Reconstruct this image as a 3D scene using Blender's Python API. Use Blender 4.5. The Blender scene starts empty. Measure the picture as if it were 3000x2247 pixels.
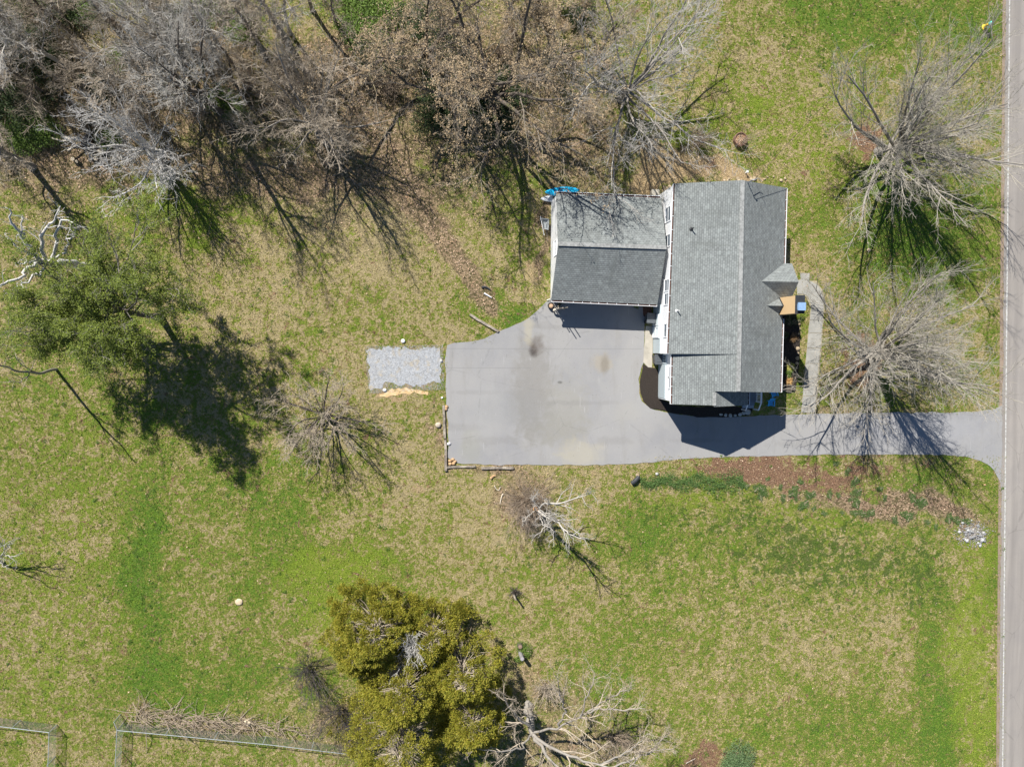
import bpy, math, random
import numpy as np
from mathutils import Vector, Matrix

# ------------------------------------------------------------------ camera, world, sun, exposure
SC = bpy.context.scene
COL = SC.collection
F, CAMH = 2080.0, 60.0                       # focal length in photo pixels, drone height in metres
NAD = (1280.0, 1010.0)                       # photo pixel straight under the drone
SUN = Vector((-0.612, 0.914, 1.0)).normalized()
def _rot():
    d = np.array([NAD[0]-1500.0, -(NAD[1]-1123.5), -F]); d /= np.linalg.norm(d)
    t = np.array([0, 0, -1.0]); v = np.cross(d, t); c = d@t
    K = np.array([[0, -v[2], v[1]], [v[2], 0, -v[0]], [-v[1], v[0], 0]])
    return np.eye(3)+K+K@K/(1+c)
ROT = _rot()
cd = bpy.data.cameras.new('camera'); cam = bpy.data.objects.new('camera', cd); COL.objects.link(cam)
cd.sensor_width = 36.0; cd.lens = 36.0*F/3000.0; cd.clip_end = 600.0; cd.clip_start = 1.0
mw = Matrix([list(r) for r in ROT]).to_4x4(); mw.translation = (0, 0, CAMH); cam.matrix_world = mw
SC.camera = cam
SC.render.resolution_x, SC.render.resolution_y = 1024, 766
W = bpy.data.worlds.new('World'); SC.world = W; W.use_nodes = True
nt = W.node_tree; nt.nodes.clear()
sky = nt.nodes.new('ShaderNodeTexSky'); sky.sky_type = 'NISHITA'; sky.sun_disc = False
sky.sun_elevation = math.asin(SUN.z); sky.sun_rotation = math.atan2(SUN.x, SUN.y)
sky.dust_density = 0.2; sky.ozone_density = 5.0; sky.air_density = 1.0
bg = nt.nodes.new('ShaderNodeBackground'); bg.inputs[1].default_value = 0.058
wo = nt.nodes.new('ShaderNodeOutputWorld')
nt.links.new(sky.outputs[0], bg.inputs[0]); nt.links.new(bg.outputs[0], wo.inputs[0])
sd = bpy.data.lights.new('sun', 'SUN'); sd.energy = 5.0; sd.angle = math.radians(0.5); sd.color = (1.0, 0.955, 0.885)
so = bpy.data.objects.new('sun', sd); COL.objects.link(so)
so.rotation_euler = SUN.to_track_quat('Z', 'Y').to_euler(); so.location = (0, 0, 80)
SC.view_settings.view_transform = 'Standard'; SC.view_settings.look = 'None'
SC.view_settings.exposure = 0.75; SC.view_settings.gamma = 1.0

def G(px, py, z=0.0):
    "photo pixel -> world point at height z"
    r = ROT@np.array([px-1500.0, -(py-1123.5), -F]); s = (z-CAMH)/r[2]
    return np.array([r[0]*s, r[1]*s, z])
def PX(x, y, z=0.0):
    "world (arrays) -> photo pixel"
    P = np.stack([x, y, np.zeros_like(x)+z-CAMH], -1)@ROT
    return 1500-F*P[..., 0]/P[..., 2], 1123.5+F*P[..., 1]/P[..., 2]

# ------------------------------------------------------------------ mesh + object helpers
RNG = np.random.default_rng(7)
class MB:
    "collects faces for one mesh"
    def __init__(s): s.v = []; s.f = []; s.n = 0; s.uv = {}
    def add(s, verts, faces, uvs=None):
        verts = np.asarray(verts, float).reshape(-1, 3)
        o = s.n; s.v.append(verts); s.n += len(verts)
        for i, f in enumerate(faces):
            if uvs is not None and uvs[i] is not None: s.uv[len(s.f)] = uvs[i]
            s.f.append([o+k for k in f])
        return s
    def box(s, a, b, rz=0.0, about=None):
        (x0, y0, z0), (x1, y1, z1) = a, b
        v = np.array([(x0, y0, z0), (x1, y0, z0), (x1, y1, z0), (x0, y1, z0), (x0, y0, z1), (x1, y0, z1), (x1, y1, z1), (x0, y1, z1)], float)
        if rz:
            c = about if about is not None else ((x0+x1)/2, (y0+y1)/2)
            ca, sa = math.cos(rz), math.sin(rz); d = v[:, :2]-np.array(c)
            v[:, 0] = c[0]+d[:, 0]*ca-d[:, 1]*sa; v[:, 1] = c[1]+d[:, 0]*sa+d[:, 1]*ca
        return s.add(v, [(0, 3, 2, 1), (4, 5, 6, 7), (0, 1, 5, 4), (1, 2, 6, 5), (2, 3, 7, 6), (3, 0, 4, 7)])
    def beam(s, p, q, w, h, up=(0, 0, 1)):
        "box between two points, w across, h along up"
        p = np.asarray(p, float); q = np.asarray(q, float); d = q-p; d /= np.linalg.norm(d)
        u = np.asarray(up, float); sd_ = np.cross(d, u); sd_ /= (np.linalg.norm(sd_)+1e-9); u = np.cross(sd_, d)
        v = [e+a*sd_*w/2+b*u*h/2 for e in (p, q) for a, b in ((-1, -1), (1, -1), (1, 1), (-1, 1))]
        return s.add(v, [(3, 2, 1, 0), (4, 5, 6, 7), (0, 1, 5, 4), (1, 2, 6, 5), (2, 3, 7, 6), (3, 0, 4, 7)])
    def tube(s, pts, rad, n=8, cap=True):
        pts = np.asarray(pts, float); k = len(pts); rad = np.broadcast_to(np.asarray(rad, float), (k,))
        T = np.gradient(pts, axis=0); T /= (np.linalg.norm(T, axis=1)[:, None]+1e-9)
        ref = np.array([0.31, 0.17, 0.94]) if abs(T[0][2]) < 0.8 else np.array([0.94, 0.3, 0.1])
        A = np.cross(T, ref); A /= np.linalg.norm(A, axis=1)[:, None]; B = np.cross(T, A)
        an = np.arange(n)*2*math.pi/n
        V = pts[:, None]+rad[:, None, None]*(np.cos(an)[None, :, None]*A[:, None]+np.sin(an)[None, :, None]*B[:, None])
        fs = [(i*n+j, i*n+(j+1) % n, (i+1)*n+(j+1) % n, (i+1)*n+j) for i in range(k-1) for j in range(n)]
        if cap: fs += [tuple(range(n))[::-1], tuple((k-1)*n+j for j in range(n))]
        return s.add(V.reshape(-1, 3), fs)
    def lathe(s, c, prof, n=16):
        "profile [(r,z)] around a vertical axis at c"
        c = np.asarray(c, float); k = len(prof); an = np.arange(n)*2*math.pi/n
        V = [(c[0]+r*math.cos(a), c[1]+r*math.sin(a), c[2]+z) for r, z in prof for a in an]
        fs = [(i*n+j, i*n+(j+1) % n, (i+1)*n+(j+1) % n, (i+1)*n+j) for i in range(k-1) for j in range(n)]
        fs += [tuple(range(n))[::-1], tuple((k-1)*n+j for j in range(n))]
        return s.add(V, fs)
    def ball(s, c, r, seed=0, rough=0.0, n=10, m=7):
        rg = np.random.default_rng(seed); c = np.asarray(c, float); r = np.broadcast_to(np.asarray(r, float), (3,))
        V = []
        for i in range(m+1):
            th = math.pi*i/m
            for j in range(n):
                ph = 2*math.pi*j/n; k = 1+rough*rg.uniform(-1, 1)
                V.append(c+r*k*np.array([math.sin(th)*math.cos(ph), math.sin(th)*math.sin(ph), math.cos(th)]))
        for j in range(1, n): V[j] = V[0]; V[m*n+j] = V[m*n]
        return s.add(V, [(i*n+j, (i+1)*n+j, (i+1)*n+(j+1) % n, i*n+(j+1) % n) for i in range(m) for j in range(n)])
    def build(s, name, mat, parent=None, smooth=False):
        me = bpy.data.meshes.new(name)
        v = np.concatenate(s.v) if s.v else np.zeros((0, 3))
        me.from_pydata(v.tolist(), [], s.f)
        if s.uv:
            ul = me.uv_layers.new(name='UVMap'); 
            for fi, uvs in s.uv.items():
                p = me.polygons[fi]
                for k, li in enumerate(p.loop_indices): ul.data[li].uv = uvs[k]
        if smooth: me.polygons.foreach_set('use_smooth', [True]*len(me.polygons))
        me.validate(); me.update()
        return link(name, me, mat, parent)
def link(name, me, mat, parent=None):
    if mat is not None: me.materials.append(mat)
    o = bpy.data.objects.new(name, me); COL.objects.link(o)
    if parent is not None:
        o.parent = parent
        o.matrix_parent_inverse = Matrix.Translation(-Vector(parent.location)) if not parent.get('_rot') else Matrix.Identity(4)
    return o
def npmesh(name, V, Q, mat, parent=None, attr=None, local=False):
    "fast mesh from arrays; Q is (m,3) or (m,4)"
    me = bpy.data.meshes.new(name); k = Q.shape[1]
    me.vertices.add(len(V)); me.vertices.foreach_set('co', np.ascontiguousarray(V, dtype=np.float32).ravel())
    me.loops.add(Q.size); me.loops.foreach_set('vertex_index', Q.astype(np.int32).ravel())
    me.polygons.add(len(Q)); me.polygons.foreach_set('loop_start', (np.arange(len(Q))*k).astype(np.int32))
    me.update(calc_edges=True)
    if attr:
        for an, arr in attr.items():
            a = me.attributes.new(an, 'FLOAT_COLOR', 'POINT'); a.data.foreach_set('color', np.ascontiguousarray(arr, dtype=np.float32).ravel())
    if mat is not None: me.materials.append(mat)
    o = bpy.data.objects.new(name, me); COL.objects.link(o)
    if parent is not None:
        o.parent = parent
        if not local: o.matrix_parent_inverse = Matrix.Translation(-Vector(parent.location))
    return o
def tag(o, label=None, cat=None, group=None, kind=None):
    if label: o['label'] = label
    if cat: o['category'] = cat
    if group: o['group'] = group
    if kind: o['kind'] = kind
    return o
def thing(name, loc, label, cat, group=None):
    o = bpy.data.objects.new(name, None); COL.objects.link(o); o.location = Vector([float(c) for c in loc])
    o.empty_display_size = 0.3
    return tag(o, label, cat, group)
def dup(root, loc, rz=0.0, sc=1.0, label=None, cat=None, group=None):
    r = root.copy(); COL.objects.link(r); r.location = Vector([float(c) for c in loc]); r.rotation_euler = (0, 0, rz); r.scale = (sc, sc, sc)
    tag(r, label, cat, group)
    for ch in list(root.children):
        c = ch.copy(); COL.objects.link(c); c.parent = r
        for g in list(ch.children):
            d = g.copy(); COL.objects.link(d); d.parent = c
    return r

# ------------------------------------------------------------------ material helpers
class NT:
    def __init__(s, name):
        s.m = bpy.data.materials.new(name); s.m.use_nodes = True; s.t = s.m.node_tree; s.t.nodes.clear()
        s.out = s.t.nodes.new('ShaderNodeOutputMaterial'); s.b = s.t.nodes.new('ShaderNodeBsdfPrincipled')
        s.t.links.new(s.b.outputs[0], s.out.inputs[0]); s.pos = None
        s.b.inputs['Roughness'].default_value = 0.9
        s.b.inputs['Specular IOR Level'].default_value = 0.25
    def n(s, typ, **kw):
        x = s.t.nodes.new(typ)
        for k, v in kw.items(): setattr(x, k, v)
        return x
    def put(s, sock, v):
        if isinstance(v, bpy.types.NodeSocket): s.t.links.new(v, sock)
        elif isinstance(v, (tuple, list)) and len(v) == 3 and sock.type == 'RGBA': sock.default_value = (*v, 1)
        else: sock.default_value = v
    def P(s, obj=False):
        if s.pos is None:
            if obj: s.pos = s.n('ShaderNodeTexCoord').outputs['Object']
            else: s.pos = s.n('ShaderNodeNewGeometry').outputs['Position']
        return s.pos
    def noise(s, scale, detail=3.0, rough=0.6, vec=None, dist=0.0, col=False):
        x = s.n('ShaderNodeTexNoise'); x.inputs['Scale'].default_value = scale; x.inputs['Detail'].default_value = detail
        x.inputs['Roughness'].default_value = rough; x.inputs['Distortion'].default_value = dist
        s.put(x.inputs['Vector'], vec if vec is not None else s.P()); return x.outputs['Color' if col else 'Fac']
    def vor(s, scale, out='Distance', vec=None, feat='F1'):
        x = s.n('ShaderNodeTexVoronoi', feature=feat); x.inputs['Scale'].default_value = scale
        s.put(x.inputs['Vector'], vec if vec is not None else s.P()); return x.outputs[out]
    def math(s, op, a, b=0.0, c=None, clamp=False):
        x = s.n('ShaderNodeMath', operation=op, use_clamp=clamp); s.put(x.inputs[0], a); s.put(x.inputs[1], b)
        if c is not None: s.put(x.inputs[2], c)
        return x.outputs[0]
    def step(s, v, lo, hi):
        x = s.n('ShaderNodeMapRange', interpolation_type='SMOOTHSTEP'); s.put(x.inputs[0], v)
        x.inputs[1].default_value = lo; x.inputs[2].default_value = hi; return x.outputs[0]
    def mix(s, f, a, b, mode='MIX'):
        x = s.n('ShaderNodeMix', data_type='RGBA', blend_type=mode); s.put(x.inputs[0], f); s.put(x.inputs[6], a); s.put(x.inputs[7], b)
        return x.outputs[2]
    def scale(s, vec, sc):
        x = s.n('ShaderNodeMapping'); s.put(x.inputs[0], vec); x.inputs[3].default_value = sc; return x.outputs[0]
    def bump(s, h, strength=0.5, dist=0.05, prev=None):
        x = s.n('ShaderNodeBump'); x.inputs['Strength'].default_value = strength; x.inputs['Distance'].default_value = dist
        s.put(x.inputs['Height'], h)
        if prev is not None: s.put(x.inputs['Normal'], prev)
        s.t.links.new(x.outputs[0], s.b.inputs['Normal']); return x.outputs[0]
    def done(s, col, rough=None):
        s.put(s.b.inputs['Base Color'], col)
        if rough is not None: s.b.inputs['Roughness'].default_value = rough
        return s.m
def simple(name, c, rough=0.8, var=0.18, scale=6.0, bump=0.0, metal=0.0, c2=None, spec=0.25, bscale=30):
    m = NT(name); m.P(True)
    lo = tuple(x*(1-var) for x in c) if c2 is None else c2; hi = tuple(min(1, x*(1+var)) for x in c)
    col = m.mix(m.step(m.noise(scale, 4), 0.3, 0.7), lo, hi)
    if bump: m.bump(m.noise(bscale, 3), bump, 0.02)
    m.b.inputs['Metallic'].default_value = metal; m.b.inputs['Specular IOR Level'].default_value = spec
    return m.done(col, rough)
def bark(name, c, c2, moss=None, s=1.0):
    m = NT(name); p = m.P()
    n1 = m.noise(2.2*s, 4); n2 = m.noise(14*s, 3)
    col = m.mix(m.step(n1, 0.32, 0.68), c2, c); col = m.mix(m.step(n2, 0.35, 0.75), tuple(x*0.72 for x in c), col)
    if moss: col = m.mix(m.step(m.noise(0.9, 3), 0.52, 0.7), col, moss)
    m.bump(n2, 0.5, 0.03); return m.done(col, 0.9)
def leafmat(name, cols, scale=1.4, trans=0.25):
    m = NT(name); n1 = m.noise(scale, 3, 0.7); n2 = m.noise(scale*7, 2, 0.7)
    col = m.mix(m.step(n1, 0.35, 0.65), cols[0], cols[1]); col = m.mix(m.step(n2, 0.42, 0.68), col, cols[2])
    m.put(m.b.inputs['Base Color'], col); m.b.inputs['Roughness'].default_value = 0.6
    tr = m.n('ShaderNodeBsdfTranslucent'); m.put(tr.inputs[0], col)
    mx = m.n('ShaderNodeMixShader'); mx.inputs[0].default_value = trans
    m.t.links.new(m.b.outputs[0], mx.inputs[1]); m.t.links.new(tr.outputs[0], mx.inputs[2]); m.t.links.new(mx.outputs[0], m.out.inputs[0])
    return m.m
# ------------------------------------------------------------------ ground cover map (real patches of grass, litter, soil)
# channel: 0 lush green, 1 dark clumpy green, 2 leaf litter, 3 sandy soil, 4 rust mulch, 5 bright yellow-green
BLOBS = [
 (0,430,1650,75,360,0,.55),(1,430,1600,55,300,0,.55),(0,600,1720,330,330,0,.22),(0,560,2020,330,130,0,.35),(1,640,2000,120,90,0,.3),
 (5,960,1760,110,170,0,.7),(5,1010,1660,190,70,0,.5),(0,1010,1680,300,110,0,.4),(0,860,1500,180,120,0,.25),(1,930,1360,90,90,0,.2),
 (5,170,1500,260,330,0,.28),(5,120,1950,260,300,0,.25),(0,150,1250,260,250,0,.15),(5,560,600,330,110,0,.45),(0,560,600,300,120,0,.4),
 (0,300,980,260,120,0,.2),(0,1130,880,130,70,0,.22),(1,1400,920,60,40,0,.5),(0,1400,910,100,60,0,.4),(0,1500,930,55,22,-35,.8),
 (0,1380,480,130,160,0,.4),(5,1180,480,80,160,60,.4),(5,2160,330,170,150,0,.35),(0,2150,380,120,100,0,.3),(5,2400,420,110,220,0,.35),
 (0,2600,60,420,90,0,.6),(1,2500,90,260,60,0,.5),(1,2750,80,160,90,0,.3),(0,2760,700,200,160,0,.5),(0,2500,640,200,180,0,.3),
 (5,2860,780,90,120,0,.3),(5,2400,1300,60,60,0,.1),(0,2360,1180,60,80,0,.3),
 (1,2220,1560,330,110,15,1.1),(1,2550,1640,260,110,10,1.0),(0,2300,1600,600,160,5,.15),(1,2350,1760,420,150,0,.4),(1,2700,1720,60,200,0,.55),
 (5,2850,1950,70,420,0,1.0),(0,2740,1980,70,330,0,.55),(0,2500,2150,420,120,0,.35),(0,1900,1560,120,150,0,.25),(1,1900,1620,90,110,0,.5),
 (0,1850,1900,250,250,0,.2),(0,1560,1700,120,120,0,.2),(1,1500,1640,70,30,0,.5),(5,2050,1440,170,40,0,.5),(5,2350,1530,120,25,10,.6),
 (0,2900,1650,70,200,0,.3),(1,2880,1450,80,60,0,.4),(0,2700,1420,220,60,0,.3),
 (2,450,250,620,260,0,1.0),(2,150,480,260,120,0,.6),(2,760,520,480,60,5,.75),(2,1000,330,120,260,0,.7),(2,1350,240,250,280,0,.85),(2,1650,250,250,220,0,.55),
 (2,1100,270,60,120,-20,.5),(2,800,640,450,90,0,.3),(2,1400,560,330,160,0,.4),(2,1740,430,180,130,0,.45),(2,1605,690,16,150,0,1.3),
 (2,1510,1430,95,100,0,.75),(2,1540,1500,60,60,0,.5),(2,2500,700,160,120,0,.3),(2,2450,1050,130,250,0,.3),(2,1290,1300,14,110,0,.9),(2,1440,1350,110,14,0,.8),
 (2,2530,1210,250,20,0,.5),(2,2700,1480,200,60,0,.35),(2,600,2120,260,45,5,.7),(2,1010,2140,80,80,0,.9),(2,1580,2020,150,70,0,.7),(2,1650,2180,250,80,0,.8),
 (2,80,770,120,160,0,.5),(2,330,790,60,40,0,.7),(2,100,1070,160,40,0,.35),(2,2090,520,170,24,0,.5),
 (3,1190,1152,85,9,2,2.2),(3,1195,1455,26,20,0,.9),(3,1160,1470,8,14,0,.9),(3,1375,1880,14,40,-10,.9),(3,1425,1905,26,16,30,1.),(3,1480,1980,110,45,0,.55),(3,1510,1725,70,28,0,.6),
 (3,1950,480,110,60,0,1.0),(3,1910,410,50,60,0,.6),(3,2070,515,190,30,0,.9),(3,2145,437,16,10,0,1.3),(3,2130,500,70,30,0,.45),(3,1585,780,45,75,0,.8),(3,1680,540,120,24,0,.5),(3,1900,540,80,40,0,.6),
 (3,665,1915,16,12,0,1.2),(3,1445,925,11,9,0,1.4),(3,1480,1395,30,20,0,.5),(3,2370,1205,60,10,0,.4),(3,700,450,300,60,0,.2),(3,920,480,50,40,0,.5),
 (3,1760,1400,60,35,0,.5),(3,1650,1370,70,16,0,.6),(3,2800,1560,60,40,0,.3),(3,480,1755,25,10,0,.5),
 (4,2150,1365,110,26,0,.45),(4,2300,1385,240,48,0,.8),(4,2450,1440,260,34,6,.45),(2,2480,1465,280,34,6,.8),(3,2540,1495,240,14,6,.55),(2,2650,1490,200,34,8,.9),(4,2640,1490,200,26,8,.35),(4,2790,1530,60,30,20,.5),(2,2780,1530,90,40,20,.6),(4,2200,1420,120,40,10,.5),
 (4,2540,428,50,55,0,1.2),(4,2508,1055,60,75,0,1.1),(4,2075,2225,75,45,0,.9),(4,2600,1370,200,40,0,.3),(4,2050,510,40,10,0,.7),(4,1995,400,40,90,0,.2),
]
TRAIL = [(1040,200),(1070,320),(1130,450),(1210,570),(1290,690),(1360,790),(1410,870),(1435,905)]
def field(x, y):
    px, py = PX(x, y); n = len(BLOBS); qx, qy = px, py
    for f, a in ((.011, 26), (.023, 18), (.047, 12), (.09, 8), (.17, 5)):
        px, py = px+a*np.sin(qy*f*1.13+qx*f*.6+f*900)*np.cos(qx*f*.7-f*300), py+a*np.sin(qx*f*1.07-qy*f*.5+f*500)*np.cos(qy*f*.9+f*700)
    A = [np.zeros_like(px) for _ in range(6)]
    A[0] += 0.38; A[1] += -0.42
    # broad dry swathes
    for cx, cy, rx, ry, k in [(1150,760,260,260,.34),(650,880,330,220,.3),(1450,1620,330,330,.26),(2250,1950,560,230,.08),(2180,150,170,220,.22),(1100,1330,130,250,.18),(2380,720,90,300,.15),(900,640,250,120,.25),(700,1800,200,200,.12),(1550,1400,250,90,.2)]:
        A[0] -= k*np.exp(-(((px-cx)/rx)**2+((py-cy)/ry)**2))
    for ch, cx, cy, rx, ry, a, k in BLOBS:
        ca, sa = math.cos(math.radians(a)), math.sin(math.radians(a)); dx, dy = px-cx, py-cy
        u, v = (dx*ca+dy*sa)/rx, (-dx*sa+dy*ca)/ry
        A[ch] += k*np.exp(-(u*u+v*v)**1.5)
    px, py = qx+.3*(px-qx), qy+.3*(py-qy); d = np.full_like(px, 1e9)
    for (ax, ay), (bx, by) in zip(TRAIL[:-1], TRAIL[1:]):
        t = np.clip(((px-ax)*(bx-ax)+(py-ay)*(by-ay))/((bx-ax)**2+(by-ay)**2), 0, 1)
        d = np.minimum(d, np.hypot(px-ax-t*(bx-ax), py-ay-t*(by-ay)))
    A[2] += 3.0*np.exp(-(d/21.0)**2); A[2] += .25*np.exp(-(d/60.0)**2)
    return A
def ground_z(x, y):
    return 0.0*x

def ground_material(name, tuft=False):
    m = NT(name); P = m.P()
    a1 = m.n('ShaderNodeAttribute', attribute_name='coverA'); a2 = m.n('ShaderNodeAttribute', attribute_name='coverB')
    s1 = m.n('ShaderNodeSeparateColor'); m.put(s1.inputs[0], a1.outputs['Color']); s2 = m.n('ShaderNodeSeparateColor'); m.put(s2.inputs[0], a2.outputs['Color'])
    g, dk, lf = s1.outputs; so_, mu, br = s2.outputs
    def C(nz, k): return m.math('MULTIPLY', m.math('SUBTRACT', nz, .5), k)
    big = m.noise(0.22, 4, 0.6, dist=0.6); mid = m.noise(0.9, 5, 0.68, dist=1.2); clump = m.noise(2.4, 4, .7, dist=.9)
    fin = m.noise(5.5, 4, 0.72, dist=0.6); hair = m.noise(15, 4, 0.8, dist=1.5)
    v = m.math('ADD', g, C(big, 1.2)); v = m.math('ADD', v, C(mid, 2.7)); v = m.math('ADD', v, C(clump, 3.0)); v = m.math('ADD', v, C(fin, 2.4)); v = m.math('ADD', v, C(m.noise(9, 3, .8, dist=.8), 1.6))
    dry = (.37, .295, .13); olive = (.205, .235, .030); green = (.085, .19, .010)
    col = m.mix(m.step(v, -.2, .35), (.46, .37, .20), dry); col = m.mix(m.step(v, .1, .5), col, olive); col = m.mix(m.step(v, .55, 1.0), col, green)
    # bright spring growth
    bv = m.math('ADD', m.math('ADD', br, C(mid, 2.8)), C(clump, 2.2))
    col = m.mix(m.math('MULTIPLY', m.step(bv, .10, .85), .65), col, (.24, .32, .022))
    # dark clumps
    dv = m.math('ADD', m.math('ADD', m.math('MULTIPLY', dk, .55), C(m.noise(1.1, 6, .72, dist=1.0), 6.0)), C(fin, 1.6))
    col = m.mix(m.math('MULTIPLY', m.step(dv, .50, .66), .85), col, (.06, .115, .012))
    # soil
    sv = m.math('ADD', so_, m.math('ADD', C(m.noise(1.5, 5, .75, dist=1.), 2.4), C(fin, 1.2)))
    col = m.mix(m.step(sv, .45, .95), col, m.mix(m.step(fin, .3, .7), (.40, .27, .14), (.56, .42, .25)))
    # mulch
    mv = m.math('ADD', mu, m.math('ADD', C(m.noise(1.2, 5, .75, dist=1.), 3.6), C(clump, 2.2)))
    col = m.mix(m.step(mv, .30, .8), col, m.mix(m.step(hair, .38, .62), (.12, .055, .035), (.42, .24, .155)))
    # litter
    lv = m.math('ADD', lf, m.math('ADD', C(m.noise(.8, 5, .75, dist=1.), 2.2), C(clump, 1.5)))
    vl = m.vor(7.0, 'Color'); sp = m.n('ShaderNodeSeparateColor'); m.put(sp.inputs[0], vl)
    lc = m.mix(m.step(sp.outputs[0], .15, .9), (.11, .075, .045), (.46, .31, .21))
    col = m.mix(m.math('MULTIPLY', m.step(lv, .30, 1.0), .85), col, lc)
    # fine blade contrast
    col = m.mix(m.math('MULTIPLY', m.step(hair, .51, .62), .7), col, m.mix(.42, col, (.60, .60, .25)))
    col = m.mix(m.math('MULTIPLY', m.step(hair, .48, .38), .85), col, m.mix(.72, col, (.025, .035, .008)))
    if not tuft:
        b = m.bump(fin, 0.9, 0.22); m.bump(hair, 1.0, 0.09, b)
    return m.done(col, 0.95)
MG = ground_material('lawn ground'); MGT = ground_material('grass tuft', True)

def cover(x, y):
    A = field(x, y); o = np.ones_like(x)
    return {'coverA': np.stack([A[0], A[1], A[2], o], -1), 'coverB': np.stack([A[3], A[4], A[5], o], -1)}
def make_ground():
    xs = np.concatenate([np.linspace(-400, -44, 12), np.arange(-42, 64, .3), np.linspace(66, 400, 12)])
    ys = np.concatenate([np.linspace(-400, -48, 12), np.arange(-46, 40, .3), np.linspace(42, 400, 12)])
    X, Y = np.meshgrid(xs, ys); nx, ny = len(xs), len(ys)
    V = np.stack([X.ravel(), Y.ravel(), ground_z(X, Y).ravel()], -1)
    i = np.arange((ny-1)*(nx-1)); r, c = i//(nx-1), i % (nx-1); a = r*nx+c
    Q = np.stack([a, a+1, a+nx+1, a+nx], -1)
    cv = cover(np.clip(X.ravel(), -45, 68), np.clip(Y.ravel(), -50, 42))
    return tag(npmesh('ground', V, Q, MG, attr=cv), kind='structure')
make_ground()

# ------------------------------------------------------------------ flat sheets
def poly(pts, z, h=0.0, sub=0):
    "sheet (optionally with a skirt going down by h) from world xy points"
    mb = MB(); n = len(pts); top = [(p[0], p[1], z) for p in pts]
    if h:
        mb.add(top+[(p[0], p[1], z-h) for p in pts], [tuple(range(n))]+[(i, i+n, (i+1) % n+n, (i+1) % n) for i in range(n)])
    else: mb.add(top, [tuple(range(n))])
    return mb
def smoothpoly(pp, jag=0.0, step=0.5, seed=1, closed=True):
    "densify a pixel outline into world points with a ragged edge"
    rg = np.random.default_rng(seed); w = [G(*p) for p in pp]; out = []
    for a, b in zip(w, w[1:]+w[:1] if closed else w[1:]):
        L = np.linalg.norm(b-a); k = max(1, int(L/step))
        for i in range(k): out.append(a+(b-a)*i/k)
    out = np.array(out)[:, :2]; out += rg.normal(0, 1, out.shape)*jag
    return out
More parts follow.
